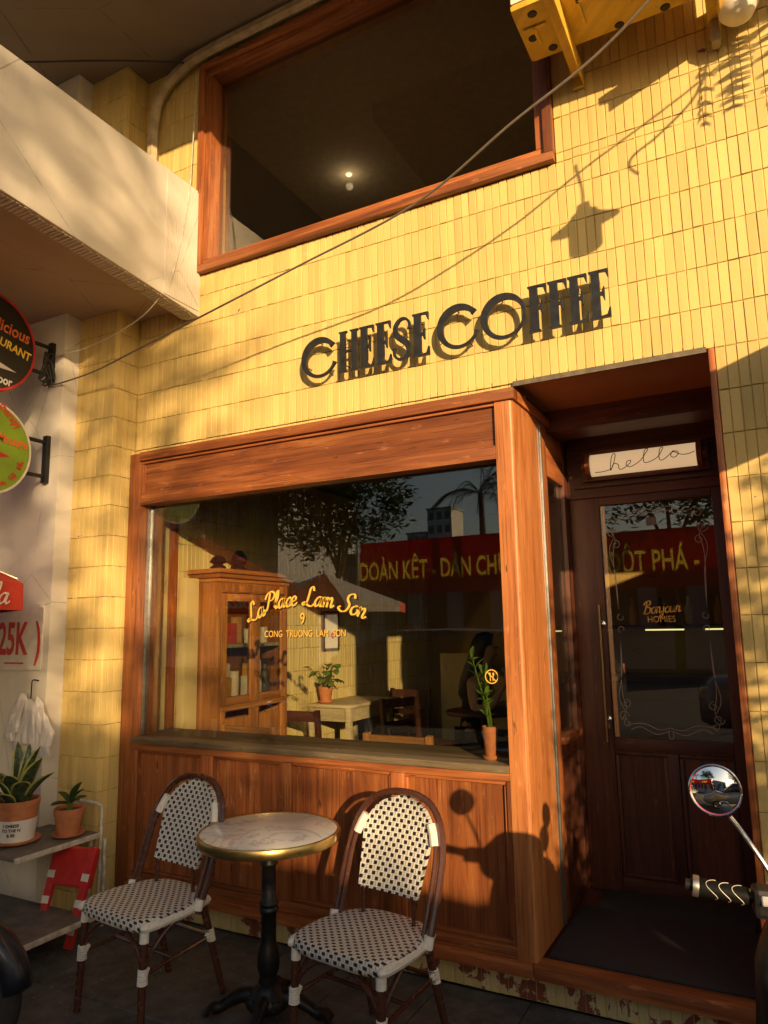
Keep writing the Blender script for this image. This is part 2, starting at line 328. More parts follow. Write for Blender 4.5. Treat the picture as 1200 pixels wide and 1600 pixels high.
# ============================================================ GROUND
gr=bx('ground',ASPH,None,-60,60,-70,30,-.30,-.02); tag(gr,'dark paving and street in front of the cafe','ground',kind='structure'); del gr['category']
pv=MB().box(0,.396,0,.396,-.016,0).build('paver',PAVE,gr,bevel=.004,seg=1)
cells=[(i,j) for i in range(-12,3) for j in range(0,7)]
for q,(i,j) in enumerate(cells):
    o=pv if q==0 else pv.copy()
    if q: COL.objects.link(o); o.parent=gr
    o.location=(i*.4+.17,-.4-j*.4+.0,random.uniform(-.002,.001))
random.seed(77); lt=MB()
for _ in range(420):
    x,y=random.uniform(-4,.3),random.uniform(-1.6,-.01); a=random.uniform(0,6.28); r_=random.uniform(.0015,.006); lt.add([(x+r_*math.cos(a+k*1.57)*(1.8 if k%2 else .8),y+r_*math.sin(a+k*1.57),.0025+random.uniform(0,.003)) for k in range(4)]+[(x,y,.0008)],[(0,1,2,3),(0,4,1),(1,4,2),(2,4,3),(3,4,0)])
tag(lt.build('grit_and_litter',plain('grit',(.22,.18,.12),.9,0,.5,40,0),None),'fine grit and crumbs scattered over the paving',kind='stuff')
gp=bx('curb_strip',GREYC,gr,-6,3,-3.25,-2.81,-.02,-.004)
# ============================================================ CAFE BUILDING
caf=thing('cafe_building','yellow tiled cafe building with red wood shopfront','building')
XR=1.3
wall=MB()
wall.box(-3.45,XR,.008,.25,2.69,3.70); wall.box(-3.43,-1.001,.021,.25,2.56,2.6899); wall.box(-3.79,-2.97,.008,.25,3.70,5.45); wall.box(-.72,XR,.008,.25,3.70,5.45); wall.box(-2.97,-.72,.008,.25,5.16,5.45)
wall.box(-.12,XR,.008,.25,0,2.69); wall.box(-3.45,-.12,.008,.25,0,.115)
wall.box(-3.782,-3.458,-.176,.25,0,5.45); wall.box(-3.458,-3.43,.008,.25,.115,2.69)
wall.build('wall',GROUT,caf)
PITX,PITZ=.0405,.183
def tile_verts(w_,h_,d=.0045,b=.0014):
    x,z=w_/2,h_/2
    f=[(-x+b,-d,-z+b),(x-b,-d,-z+b),(x-b,-d,z-b),(-x+b,-d,z-b)]; m=[(-x,-d+b,-z),(x,-d+b,-z),(x,-d+b,z),(-x,-d+b,z)]; k=[(-x,0,-z),(x,0,-z),(x,0,z),(-x,0,z)]
    return f+m+k
TF=[(0,1,2,3)]+[(i+4,(i+1)%4+4,(i+1)%4,i) for i in range(4)]+[(i+8,(i+1)%4+8,(i+1)%4+4,i+4) for i in range(4)]
def cells_in(x0,x1,z0,z1,xo=-.1615,zo=2.666):
    out=[]
    i0=math.floor((x0-xo)/PITX)-1;i1=math.ceil((x1-xo)/PITX)+1;j0=math.floor((z0-zo)/PITZ)-1;j1=math.ceil((z1-zo)/PITZ)+1
    for i in range(i0,i1):
        for j in range(j0,j1):
            a,b=max(x0,xo+i*PITX),min(x1,xo+(i+1)*PITX); c,d=max(z0,zo+j*PITZ),min(z1,zo+(j+1)*PITZ)
            if b-a>.006 and d-c>.012: out.append((a,b,c,d))
    return out
GX,GZ=.0033,.0036
full=[];part=[]
regs=[(-3.45,XR,2.668,3.715),(-3.79,-2.965,3.715,5.25),(-.725,XR,3.715,5.25),(-2.965,-.725,5.155,5.25),(-.12,XR,.0,2.668),(-3.43,-.99,2.634,2.668)]
for rg in regs:
    for c in cells_in(*rg):
        (full if (c[1]-c[0]>.0404 and c[3]-c[2]>.1829) else part).append(c)
def wob(): return Matrix.Translation((random.gauss(0,.0004),random.gauss(0,.0006),random.gauss(0,.0007)))@Matrix.Rotation(random.gauss(0,.026),4,'Z')@Matrix.Rotation(random.gauss(0,.006),4,'X')@Matrix.Rotation(random.gauss(0,.004),4,'Y')
me=MB(); me.add(tile_verts(PITX-GX,PITZ-GZ),TF)
def area(c):
    x,y=scr(((c[0]+c[1])/2,0,(c[2]+c[3])/2))
    if not(-15<x<1215 and -30<y<1630): return 0
    return 1/((Vector(((c[0]+c[1])/2,0,(c[2]+c[3])/2))-CAMP).length**3)
full.sort(key=area,reverse=True)
proto=None
for c in full[:300]:
    M=Matrix.Translation(((c[0]+c[1])/2,0.008,(c[2]+c[3])/2))@wob()
    if proto is None: proto=me.build('tile',TILE,caf); o=proto
    else: o=proto.copy(); COL.objects.link(o); o.parent=caf
    o.matrix_local=M
rest=MB()
def put(mb,c,base):
    M=base@Matrix.Translation(((c[0]+c[1])/2,0,(c[2]+c[3])/2))@wob()
    mb.add([M@Vector(p) for p in tile_verts(c[1]-c[0]-GX,c[3]-c[2]-GZ)],TF)
B0=Matrix.Translation((0,.008,0))
for c in full[300:]+part: put(rest,c,B0)
for zz in ((0,3.53),(4.2,5.25)):
    for c in cells_in(-3.79,-3.45,*zz,xo=-3.79): put(rest,c,Matrix.Translation((0,-.176,0)))
    for c in cells_in(-.184,0.0,*zz,xo=-.184): put(rest,c,Matrix.Translation((-3.458,0,0))@Matrix.Rotation(R(90),4,'Z'))
tag(rest.build('tile_field',TILE,caf),kind='stuff')
base=MB()
for c in cells_in(-3.45,-.12,0,.112): put(base,c,B0)
tag(base.build('base_tile_row',TILEB,caf),kind='stuff')
# soffit over door, beam, metal edge
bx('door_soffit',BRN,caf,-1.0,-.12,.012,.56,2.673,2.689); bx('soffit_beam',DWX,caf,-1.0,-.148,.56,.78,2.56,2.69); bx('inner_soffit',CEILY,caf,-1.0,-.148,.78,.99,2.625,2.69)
bx('metal_edge',plain('weathered_metal_edge',(.15,.12,.085),.6,.3,.3,30,.2),caf,-.985,-.152,-.014,.0,2.648,2.672)
MB().lathe([(.0,-.012),(.028,-.012),(.030,-.004),(.045,-.002),(.045,0)],(-.52,.875,2.624)).build('downlight',BRASS,caf,True)
bx('door_jamb',W_Z,caf,-.146,-.122,-.016,.99,.16,2.662,.004)
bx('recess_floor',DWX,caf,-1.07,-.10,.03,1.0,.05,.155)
bx('threshold_beam',W_X,caf,-1.0,-.10,-.062,.03,.112,.168,.006)
# ============================================================ SHOPFRONT (part of the building)
sf=bpy.data.objects.new('shopfront',None); COL.objects.link(sf); sf.parent=caf
bx('frame_post',W_Z,sf,-3.447,-3.352,-.042,.10,.115,2.632,.006)
bx('top_trim',W_X,sf,-3.352,-.972,-.058,.02,2.578,2.633,.006)
bx('top_bead',W_X,sf,-3.352,-1.072,-.036,.02,2.562,2.577,.004)
bx('header_panel',W_X,sf,-3.335,-1.072,-.018,.03,2.372,2.562)
bx('side_bead',W_Z,sf,-3.351,-3.335,-.034,.03,2.372,2.561,.004)
bx('header_rail',W_X,sf,-3.351,-1.072,-.040,.06,2.306,2.372,.006)
# corner post, rounded
pm=MB(); pr=.018
prof=[(-1.070,-.042)]+[(-.985-pr+pr*math.sin(a),-.042+pr-pr*math.cos(a)) for a in [R(k) for k in range(0,91,15)]]+[(-.985,.362),(-1.070,.362)]
pm.prism(prof,(0,0,.168),(1,0,0),(0,1,0),(0,0,2.41)); pm.build('corner_post',POSTW,sf,True,angle=30)
bx('return_trim',W_Y,sf,-1.03,-.972,.021,.93,2.580,2.632,.005)
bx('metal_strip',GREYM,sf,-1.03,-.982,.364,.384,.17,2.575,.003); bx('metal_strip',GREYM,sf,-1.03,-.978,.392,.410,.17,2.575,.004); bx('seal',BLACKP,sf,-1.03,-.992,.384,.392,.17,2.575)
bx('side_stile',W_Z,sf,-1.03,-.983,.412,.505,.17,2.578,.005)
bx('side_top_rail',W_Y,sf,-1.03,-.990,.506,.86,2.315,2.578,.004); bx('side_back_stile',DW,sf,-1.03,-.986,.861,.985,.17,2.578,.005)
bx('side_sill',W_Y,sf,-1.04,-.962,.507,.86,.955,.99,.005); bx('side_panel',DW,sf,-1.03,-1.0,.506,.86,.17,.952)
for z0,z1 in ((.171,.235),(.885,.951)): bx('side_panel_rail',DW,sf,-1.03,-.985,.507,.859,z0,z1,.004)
bx('side_pane',GLASS,sf,-1.016,-1.010,.506,.861,.99,2.314)
bx('window_sill',GREYW,sf,-3.352,-1.071,-.056,.030,.910,.943,.008)
bx('sill_rail',W_X,sf,-3.351,-1.071,-.040,.03,.874,.909,.005)
PX=[(-3.315,-2.824),(-2.752,-2.301),(-2.229,-1.660),(-1.588,-1.090)]
xs=[-3.351,-3.315,-2.824,-2.752,-2.301,-2.229,-1.660,-1.588,-1.090,-1.071]
for i in range(0,10,2): bx('stile',W_Z,sf,xs[i],xs[i+1],-.038,.02,.215,.873,.004)
for a,b in PX:
    bx('wood_panel',W_Z,sf,a+.016,b-.016,-.008,.02,.232,.857)
    for (p,q,z0,z1,nm,mt) in ((a,b,.857,.873,'bead',W_X),(a,b,.216,.232,'bead',W_X),(a,a+.016,.233,.856,'bead',W_Z),(b-.016,b,.233,.856,'bead',W_Z)): bx(nm,mt,sf,p+.0005,q-.0005,-.026,.02,z0,z1,.005)
bx('bottom_rail',W_X,sf,-3.351,-1.071,-.042,.02,.168,.214,.004); bx('plinth',W_X,sf,-3.351,-1.001,-.066,.02,.112,.167,.010)
pane=bx('window_pane',GLASS,sf,-3.335,-1.071,.036,.042,.945,2.305)
bx('pane_edge',GREYM,sf,-3.350,-3.336,.02,.06,.945,2.305,.003); bx('pane_backing',W_Z,sf,-3.44,-3.352,.101,.17,.93,2.6,.004)
bx('counter',GREYW,sf,-3.44,-1.071,.045,.37,.900,.938,.006)
# gold script on the pane
SC={'L':([[(.50,.80),(.42,1.0),(.28,.92),(.26,.6),(.22,.2),(.06,.02),(-.02,.12),(.10,.17),(.34,.02),(.56,.0),(.68,.14)]],.66),
'a':([[(.40,.46),(.22,.50),(.06,.26),(.14,.01),(.30,.12),(.41,.48)],[(.43,.52),(.38,.14),(.45,.02),(.58,.14)]],.52),
'P':([[(.30,.95),(.24,.5),(.14,.02),(.0,-.03),(-.04,.08)],[(-.02,.62),(.12,.92),(.40,1.02),(.62,.86),(.52,.58),(.28,.50)]],.6),
'l':([[(.03,.10),(.26,.62),(.27,.98),(.17,.9),(.12,.3),(.18,.03),(.32,.14)]],.29),
'c':([[(.38,.40),(.26,.5),(.07,.28),(.12,.03),(.28,.02),(.42,.15)]],.37),
'e':([[(.06,.22),(.32,.30),(.32,.46),(.18,.5),(.05,.25),(.14,.02),(.30,.03),(.44,.15)]],.4),
'm':([[(.0,.40),(.07,.5),(.06,.0)],[(.06,.28),(.2,.5),(.28,.4),(.27,.0)],[(.27,.28),(.42,.5),(.51,.4),(.50,.08),(.58,.02),(.68,.14)]],.64),
'S':([[(.62,.82),(.50,1.02),(.28,.90),(.28,.66),(.48,.42),(.42,.08),(.18,-.02),(-.02,.10),(.06,.22)]],.62),
'o':([[(.24,.5),(.07,.34),(.07,.12),(.22,.0),(.38,.16),(.36,.40),(.23,.5)],[(.30,.46),(.40,.38),(.50,.42)]],.43),
'n':([[(.0,.40),(.07,.5),(.06,.0)],[(.06,.28),(.22,.5),(.31,.4),(.30,.08),(.38,.02),(.5,.14)]],.46),
'B':([[(.22,.98),(.16,.4),(.08,.0)],[(-.04,.70),(.12,.96),(.42,1.02),(.50,.78),(.24,.54),(.54,.44),(.54,.10),(.26,-.02),(.0,.06)]],.62),
'j':([[(.16,.5),(.15,-.1),(.04,-.36),(-.10,-.24),(.26,.12)],[(.18,.68),(.2,.72)]],.26),
'u':([[(.05,.5),(.04,.15),(.14,.02),(.30,.16),(.36,.5),(.34,.12),(.42,.02),(.54,.14)]],.48),
'r':([[(.02,.1),(.10,.52),(.18,.40),(.30,.46),(.27,.12),(.34,.02),(.44,.14)]],.36),
'h':([[(.0,.02),(.22,.6),(.22,1.0),(.12,.9),(.07,.0)],[(.07,.25),(.22,.48),(.32,.38),(.30,.05),(.5,.06)]],.46)}
def script(txt,size,o,u,v,d,wd,arch=0,slant=.18,mb=None,span=None,calli=True):
    mb=mb or MB(); x=0; items=[]
    for ch in txt:
        if ch==' ': x+=.26; continue
        st,ad=SC[ch]; items.append((x,st)); x+=ad
    tot=x; k=(span/size/tot) if span else 1
    for x0,st in items:
        for s in st:
            P=catmull([(p[0]+p[1]*slant,p[1]) for p in s],5); Q=[];W=[]
            for i,p in enumerate(P):
                xx=(x0+p[0])*k; t=(xx/(tot*k)-.5)*2
                dy=arch*(1-t*t); sh=-arch*2*t/(tot*k)*2
                Q.append(((xx)*size,(p[1]+dy/size)*size))
            for i in range(len(Q)):
                a=Q[max(i-1,0)];b=Q[min(i+1,len(Q)-1)]; an=math.atan2(b[1]-a[1],b[0]-a[0])
                W.append(size*wd*((.38+.62*abs(math.sin(an-R(20)))) if calli else 1))
            mb.ribbon(Q,W,o,u,v,d)
    return mb
xa=(1,0,0);za=(0,0,1)
for nm,mt,dx,dz,y in (('lettering_shade',BLK,.006,-.007,.0345),('lettering',GOLD,0,0,.0322)):
    mb=MB()
    script('La',.10,(-2.565+dx,y,1.585+dz),Vector((1,0,.30)).normalized(),Vector((-.30,0,1)).normalized(),(0,.001,0),.135,mb=mb)
    script('Place',.095,(-2.452+dx,y,1.645+dz),Vector((1,0,.12)).normalized(),Vector((-.12,0,1)).normalized(),(0,.001,0),.135,mb=mb,span=.21)
    script('Lam',.10,(-2.205+dx,y,1.668+dz),Vector((1,0,-.10)).normalized(),Vector((.10,0,1)).normalized(),(0,.001,0),.135,mb=mb,span=.19)
    script('Son',.10,(-1.985+dx,y,1.640+dz),Vector((1,0,-.33)).normalized(),Vector((.33,0,1)).normalized(),(0,.001,0),.135,mb=mb,span=.165)
    mb.build(nm,mt,sf)
    text_obj(nm,'9',.085,mt,sf,XZ((-2.205+dx,y,1.570+dz)),.0004,sx=.8)
    text_obj(nm,'CONG  TRUONG  LAM  SON',.050,mt,sf,XZ((-2.195+dx*.6,y,1.503+dz*.5)),.0004,sx=.80)
# crossed-out cutlery decal
mb=MB(); ring=[(.030*math.cos(2*math.pi*i/32),.030*math.sin(2*math.pi*i/32)) for i in range(33)]
mb.ribbon(ring,[.0045]*33,(-1.163,.0322,1.314),xa,za,(0,.001,0)); mb.ribbon([(-.021,.021),(.021,-.021)],[.004]*2,(-1.163,.0318,1.314),xa,za,(0,.001,0))
for s in (-1,1):
    mb.ribbon([(s*.006,-.020),(s*.007,.004)],[.0035,.0035],(-1.163,.0326,1.314),xa,za,(0,.0006,0)); mb.ribbon([(s*.008,.002),(s*.0085,.010),(s*.008,.018)],[.004,.009,.006],(-1.163,.0330,1.314),xa,za,(0,.0006,0))
mb.build('cutlery_decal',GOLD,sf)
# ============================================================ DOOR
dr=bpy.data.objects.new('door',None); COL.objects.link(dr); dr.parent=caf
DY=.97
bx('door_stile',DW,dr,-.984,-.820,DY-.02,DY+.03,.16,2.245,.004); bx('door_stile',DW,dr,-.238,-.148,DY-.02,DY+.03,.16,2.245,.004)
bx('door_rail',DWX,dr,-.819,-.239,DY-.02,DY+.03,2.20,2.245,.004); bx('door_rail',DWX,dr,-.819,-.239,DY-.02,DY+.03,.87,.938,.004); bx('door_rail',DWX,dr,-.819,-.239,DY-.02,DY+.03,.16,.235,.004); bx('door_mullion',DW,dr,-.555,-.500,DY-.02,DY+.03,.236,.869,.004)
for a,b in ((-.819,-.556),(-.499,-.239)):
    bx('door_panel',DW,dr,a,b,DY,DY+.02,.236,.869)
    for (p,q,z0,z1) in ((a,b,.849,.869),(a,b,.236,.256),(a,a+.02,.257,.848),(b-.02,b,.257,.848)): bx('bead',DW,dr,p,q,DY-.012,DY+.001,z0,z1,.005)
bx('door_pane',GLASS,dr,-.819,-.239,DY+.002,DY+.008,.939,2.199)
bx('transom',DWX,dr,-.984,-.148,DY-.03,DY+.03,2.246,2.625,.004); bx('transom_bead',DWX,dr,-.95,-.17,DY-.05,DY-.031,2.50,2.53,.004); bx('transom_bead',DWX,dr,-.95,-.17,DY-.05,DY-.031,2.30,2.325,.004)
MB().tube([(-.842,DY-.075,1.645),(-.842,DY-.075,.92)],.010,10).build('door_handle',plain('dull_brass',(.30,.21,.11),.45,1,.05,30,0),dr,True)
for z in (1.54,1.03): MB().tube([(-.842,DY-.075,z),(-.842,DY-.019,z)],.009,8).lathe([(.020,0),(.020,.006),(.012,.009)],(-.842,DY-.019,z),12,Matrix.Rotation(R(90),3,'X')).build('handle_mount',CHROME,dr,True)
bx('door_lock',BRASS,dr,-.852,-.832,DY-.026,DY-.02,.985,1.01)
# scrolls on the door pane
sw=MB(); Y=DY-.001
def sp(cx,cz,r,t0,t1,n=14,k=.35): return [(cx+r*(1-k*i/n)*math.cos(R(t0+(t1-t0)*i/n)),cz+r*(1-k*i/n)*math.sin(R(t0+(t1-t0)*i/n))) for i in range(n+1)]
def swl(P,w_=.0028): sw.ribbon(P,[w_]*len(P),(0,Y,0),xa,za,(0,.0008,0))
for zc,fl in ((2.145,1),(.985,-1)):
    for s in (-1,1):
        swl(catmull([(-.53,zc),(-.53+s*.07,zc+fl*.022),(-.53+s*.15,zc-fl*.012),(-.53+s*.20,zc+fl*.004)]))
        swl(catmull([(-.53,zc-fl*.012),(-.53+s*.06,zc-fl*.002),(-.53+s*.13,zc-fl*.03),(-.53+s*.22,zc-fl*.022)]))
        swl(sp(-.53+s*.215,zc-fl*.028,.022,90,90+s*-400,18,.7))
    swl([(-.53+.012*math.sin(R(a)),zc+fl*(.022+.022*math.cos(R(a)))) for a in range(0,361,30)])
for x,s in ((-.775,1),(-.285,-1)):
    for zb,zt in ((2.06,1.62),(1.03,1.45)):
        d=1 if zb>zt else -1
        swl(catmull([(x,zb),(x+s*.028,zb-d*.06),(x+s*.012,zb-d*.16),(x+s*.022,zt)])); swl(catmull([(x+s*.02,zb-d*.05),(x-s*.006,zb-d*.12),(x+s*.018,zb-d*.25),(x+s*.022,zt)]))
        swl(sp(x+s*.012,zb-d*.02,.028,0,s*420,18,.7)); swl(sp(x+s*.03,zb-d*.085,.024,90,90-s*400,18,.7))
    swl(sp(x+s*.03,1.575,.018,100,400,12,.3)); swl(sp(x+s*.03,1.51,.018,-100,-400,12,.3))
sw.build('scroll_ornament',plain('etched_scroll',(.42,.38,.32),.5),dr)
mb=script('Bonjour',.066,(-.625,DY-.002,1.590),Vector((1,0,.04)).normalized(),za,(0,.0008,0),.12,span=.185); mb.build('lettering',GOLD,dr)
text_obj('lettering','HOMIES',.048,GOLD,dr,XZ((-.535,DY-.002,1.545)),.0004,sx=.85)
bx('door_card',SHELFM,dr,-.575,-.525,DY-.003,DY+.001,2.07,2.115)
# ============================================================ UPPER WINDOW
uw=bpy.data.objects.new('upper_window',None); COL.objects.link(uw); uw.parent=caf
x0,x1,z0,z1=-2.963,-.727,3.717,5.153
for k,(yy,wd_) in enumerate(((-.036,.044),(-.012,.042))):
    bx('window_frame',W_X,uw,x0+.001,x1-.001,yy,.12,z0,z0+wd_,.004); bx('window_frame',W_X,uw,x0+.001,x1-.001,yy,.12,z1-wd_,z1,.004)
    bx('window_frame',W_Z,uw,x0,x0+wd_,yy,.12,z0+wd_+.0005,z1-wd_-.0005,.004); bx('window_frame',W_Z,uw,x1-wd_,x1,yy,.12,z0+wd_+.0005,z1-wd_-.0005,.004)
    x0+=wd_+.001;x1-=wd_+.001;z0+=wd_+.001;z1-=wd_+.001
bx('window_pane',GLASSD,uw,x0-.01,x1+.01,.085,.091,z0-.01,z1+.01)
# ============================================================ INTERIOR (setting)
def struct(n,mat,*b):
    o=bx(n,mat,None,*b); o['kind']='structure'; return o
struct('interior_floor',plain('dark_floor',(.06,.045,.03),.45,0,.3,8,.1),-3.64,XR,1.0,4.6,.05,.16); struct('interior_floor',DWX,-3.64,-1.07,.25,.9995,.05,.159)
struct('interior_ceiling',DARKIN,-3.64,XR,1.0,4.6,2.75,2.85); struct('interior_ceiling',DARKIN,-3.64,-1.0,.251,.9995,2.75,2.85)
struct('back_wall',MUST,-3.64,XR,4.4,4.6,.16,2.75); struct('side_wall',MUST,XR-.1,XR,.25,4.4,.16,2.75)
lw=struct('interior_tile_wall',GROUT,-3.66,-3.458,.25,4.399,.161,2.749)
itm=MB()
for c in cells_in(.12,4.3,.17,2.75,xo=.12): put(itm,c,Matrix.Translation((-3.458,0,0))@Matrix.Rotation(R(90),4,'Z'))
ITILE=tile_mat('interior_tile',(.66,.54,.24),.8); tag(itm.build('tile_field',ITILE,lw),kind='stuff')
bx('tile_return',CREAM,lw,-3.45,-3.438,.171,.30,.16,2.7)
# curved partition
pw=MB(); P=[(-2.6,.16),(-2.6,1.05)]+[(-2.95+.9*(1-math.cos(R(a))),1.05+1.5*math.sin(R(a))) for a in range(10,91,8)]+[(-1.2,2.7),(-.9,2.7),(-.9,.16)]
pw.prism([(-2.35,.16),(-2.75,.6),(-2.80,1.1),(-2.62,1.6),(-2.2,2.1),(-1.9,2.74),(1.1,2.74),(1.1,.16)],(0,3.5,0),xa,za,(0,.08,0)); q=pw.build('partition_wall',MUST,None); q['kind']='structure'
q=MB().prism([(-2.9,.16),(-2.9,1.28),(-2.55,1.28),(-1.5,.45),(-1.5,.16)],(0,3.38,0),xa,za,(0,.05,0)).build('stair_wall',CREAM,None); q['kind']='structure'
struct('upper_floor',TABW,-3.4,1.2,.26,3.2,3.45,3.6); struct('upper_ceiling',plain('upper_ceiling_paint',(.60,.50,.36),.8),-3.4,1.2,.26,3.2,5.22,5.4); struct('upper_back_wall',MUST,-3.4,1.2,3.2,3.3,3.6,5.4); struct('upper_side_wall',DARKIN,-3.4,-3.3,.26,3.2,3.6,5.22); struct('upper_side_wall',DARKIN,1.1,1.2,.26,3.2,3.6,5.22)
bb=bx('upper_ceiling_beam',plain('beam_paint',(.46,.34,.19),.8),None,-2.2,.2,.9,2.2,5.10,5.219); bb['kind']='structure'
s_=MB().lathe([(.0,-.01),(.020,-.01),(.026,0)],(-2.755,1.5,5.218)).build('ceiling_spotlight',SPOT,None,True); tag(s_,'small lit spotlight in the dark upper window','light')
pl=bpy.data.lights.new('spot_glow','POINT'); pl.energy=.45; pl.color=(1,.8,.5); pl.shadow_soft_size=.03; po=bpy.data.objects.new('spot_glow',pl); COL.objects.link(po); po.parent=s_; po.location=(-2.755,1.5,5.12)
# ============================================================ NEIGHBOUR BUILDING
nb=thing('neighbour_building','white plastered neighbouring building with overhanging balcony','building')
bx('wall',WHITE,nb,-9,-3.79,-.29,.3,0,5.6,.006)
sl=MB()
def slabprism(xa0,xa1,zt,zb,k,y1=-2.3): return [(xa0,xa1,zt,zb,k,y1)]
def sbox(mb,x0,x1,zt,zb,k,y1,y0=.006):
    v=[(x0,y1,zb-k*y1),(x1,y1,zb-k*y1),(x1,y0,zb),(x0,y0,zb),(x0,y1,zt),(x1,y1,zt),(x1,y0,zt),(x0,y0,zt)]
    mb.add(v,[(0,3,2,1),(4,5,6,7),(0,1,5,4),(1,2,6,5),(2,3,7,6),(3,0,4,7)])
m=MB(); sbox(m,-3.05,-2.946,4.267,3.441,.088,-2.3); m.build('balcony_parapet',WHITE,nb,bevel=.006)
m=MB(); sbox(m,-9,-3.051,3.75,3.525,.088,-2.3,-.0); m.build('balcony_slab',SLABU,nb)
# chipped lip with rough corbel texture: small blocks along the edge
m=MB(); y=-.02
while y>-2.25:
    l=random.uniform(.012,.022); z=3.441-.088*y
    m.box(-3.054-random.uniform(0,.004),-2.956-random.uniform(0,.02),y-l,y-.002,z-random.uniform(.001,.004),z+.004); y-=l+.004
tag(m.build('edge_ribs',WHITE,nb),kind='stuff')
cl=MB()
for k in range(14): cl.box(-2.9465,-2.9405,-.012-.0205*(k+1)+.002,-.012-.0205*k,3.475,4.245)
cl.build('tile_cladding',WHITE,nb)
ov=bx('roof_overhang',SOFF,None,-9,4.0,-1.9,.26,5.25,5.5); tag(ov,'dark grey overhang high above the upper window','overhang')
# ============================================================ SHOP SIGN LETTERS
sg=thing('shop_sign','black metal letters reading CHEESE COFFEE standing off the yellow tiles','sign',(0,-.06,2.868))
HL=.226; TH=(0,.014,0)
def letter_poly(name,polys,x,wid):
    mb=MB()
    for p in polys: mb.prism([(q[0]*wid,q[1]*HL) for q in p],(x,-.007,0),xa,za,TH)
    o=mb.build(name,DKM,sg)
    for px,pz in ((.25,.2),(.3,.85)):
        MB().tube([(x+px*wid,.007,pz*HL),(x+px*wid,.062,pz*HL)],.003,6).build('standoff_pin',BLACKM,o)
EP=[[(0,0),(0,.035),(.10,.06),(.10,.94),(0,.965),(0,1),(.98,1),(.98,.82),(.93,.82),(.82,.945),(.52,.96),(.52,.535),(.62,.55),(.70,.64),(.75,.64),(.75,.37),(.70,.37),(.62,.465),(.52,.48),(.52,.045),(.82,.06),(.94,.20),(1,.20),(1,0)]]
FP=[[(0,0),(0,.035),(.10,.06),(.10,.94),(0,.965),(0,1),(1,1),(1,.78),(.94,.78),(.82,.94),(.52,.96),(.52,.535),(.62,.55),(.70,.64),(.76,.64),(.76,.36),(.70,.36),(.62,.465),(.52,.48),(.52,.06),(.62,.035),(.62,0)]]
HP=[[(0,0),(0,.03),(.07,.05),(.07,.95),(0,.97),(0,1),(.42,1),(.42,.97),(.34,.95),(.34,.53),(.66,.53),(.66,.95),(.58,.97),(.58,1),(1,1),(1,.97),(.92,.95),(.92,.05),(1,.03),(1,0),(.58,0),(.58,.03),(.66,.05),(.66,.48),(.34,.48),(.34,.05),(.42,.03),(.42,0)]]
def ringletter(name,x,wid,a0,a1,z=.0):
    n=44; out=[];inn=[]
    cx,cz=x+wid/2,HL/2
    for i in range(n+1):
        a=R(a0+(a1-a0)*i/n); th=.012+.026*(.5-.5*math.cos(a+R(45)))  # thicker lower-right
        co,si=math.cos(a),math.sin(a); out.append((cx+wid/2*co,cz+HL/2*si)); inn.append((cx+(wid/2-th)*co,cz+(HL/2-th)*si))
    mid=[((p[0]+q[0])/2,(p[1]+q[1])/2) for p,q in zip(out,inn)]; wds=[math.hypot(p[0]-q[0],p[1]-q[1]) for p,q in zip(out,inn)]
    if a1-a0<355: wds[0]*=1.5;wds[1]*=1.2;wds[-1]*=1.7;wds[-2]*=1.3
    o=MB().ribbon(mid,wds,(0,-.007,0),xa,za,TH).build(name,DKM,sg)
    for an in (100,200,300): MB().tube([(cx+.095*math.cos(R(an)),.007,cz+.1*math.sin(R(an))),(cx+.095*math.cos(R(an)),.062,cz+.1*math.sin(R(an)))],.003,6).build('standoff_pin',BLACKM,o)
def sletter(name,x,wid):
    P=catmull([(.86,.70),(.84,.86),(.66,.96),(.40,.95),(.20,.80),(.26,.60),(.50,.48),(.76,.34),(.80,.16),(.60,.04),(.32,.04),(.14,.14),(.10,.30)],5)
    Q=[(p[0]*wid,p[1]*HL) for p in P]; W=[.012+.022*math.exp(-((i/len(P)-.5)/.20)**2) for i in range(len(P))]; W[0]=W[-1]=.026;W[1]=W[-2]=.020
    o=MB().ribbon(Q,W,(x,-.007,0),xa,za,TH).build(name,DKM,sg)
    MB().tube([(x+.5*wid,.007,.5*HL),(x+.5*wid,.062,.5*HL)],.003,6).build('standoff_pin',BLACKM,o)
ringletter('letter_c',-2.143,.225,32,338)
letter_poly('letter_h',HP,-1.905,.118); letter_poly('letter_e',EP,-1.780,.088); letter_poly('letter_e',EP,-1.682,.088); sletter('letter_s',-1.592,.120); letter_poly('letter_e',EP,-1.472,.090)
ringletter('letter_c',-1.339,.222,32,338); ringletter('letter_o',-1.111,.222,0,360)
letter_poly('letter_f',FP,-.877,.088); letter_poly('letter_f',FP,-.784,.088); letter_poly('letter_e',EP,-.692,.088); letter_poly('letter_e',EP,-.598,.088)
# ============================================================ HELLO LAMP
hl=thing('hello_sign','cream half-round lamp lettered hello above the door','sign',(-.56,.90,2.42))
m=MB(); n=14; hw=.275; rr=.062
pts=[(-rr*math.sin(R(a))*.8,rr*math.cos(R(a))) for a in [180*i/n for i in range(n+1)]]
vv=[(-hw,p[0],p[1]) for p in pts]+[(hw,p[0],p[1]) for p in pts]; m.add(vv,[(i,i+1,n+2+i,n+1+i) for i in range(n)]+[tuple(range(n+1)),tuple(range(2*n+1,n,-1))]); m.build('lamp_shade',LAMPM,hl,True)
for s in (-1,1):
    MB().lathe([(.074,-.012),(.074,.012),(.03,.014),(.03,.040),(.02,.042)],(s*(hw+.012),.0,0),20,Matrix.Rotation(R(90*s),3,'Y')).build('end_cap',W_Z,hl,True)
bx('back_board',DWX,hl,-.33,.33,.005,.03,-.085,.085,.003)
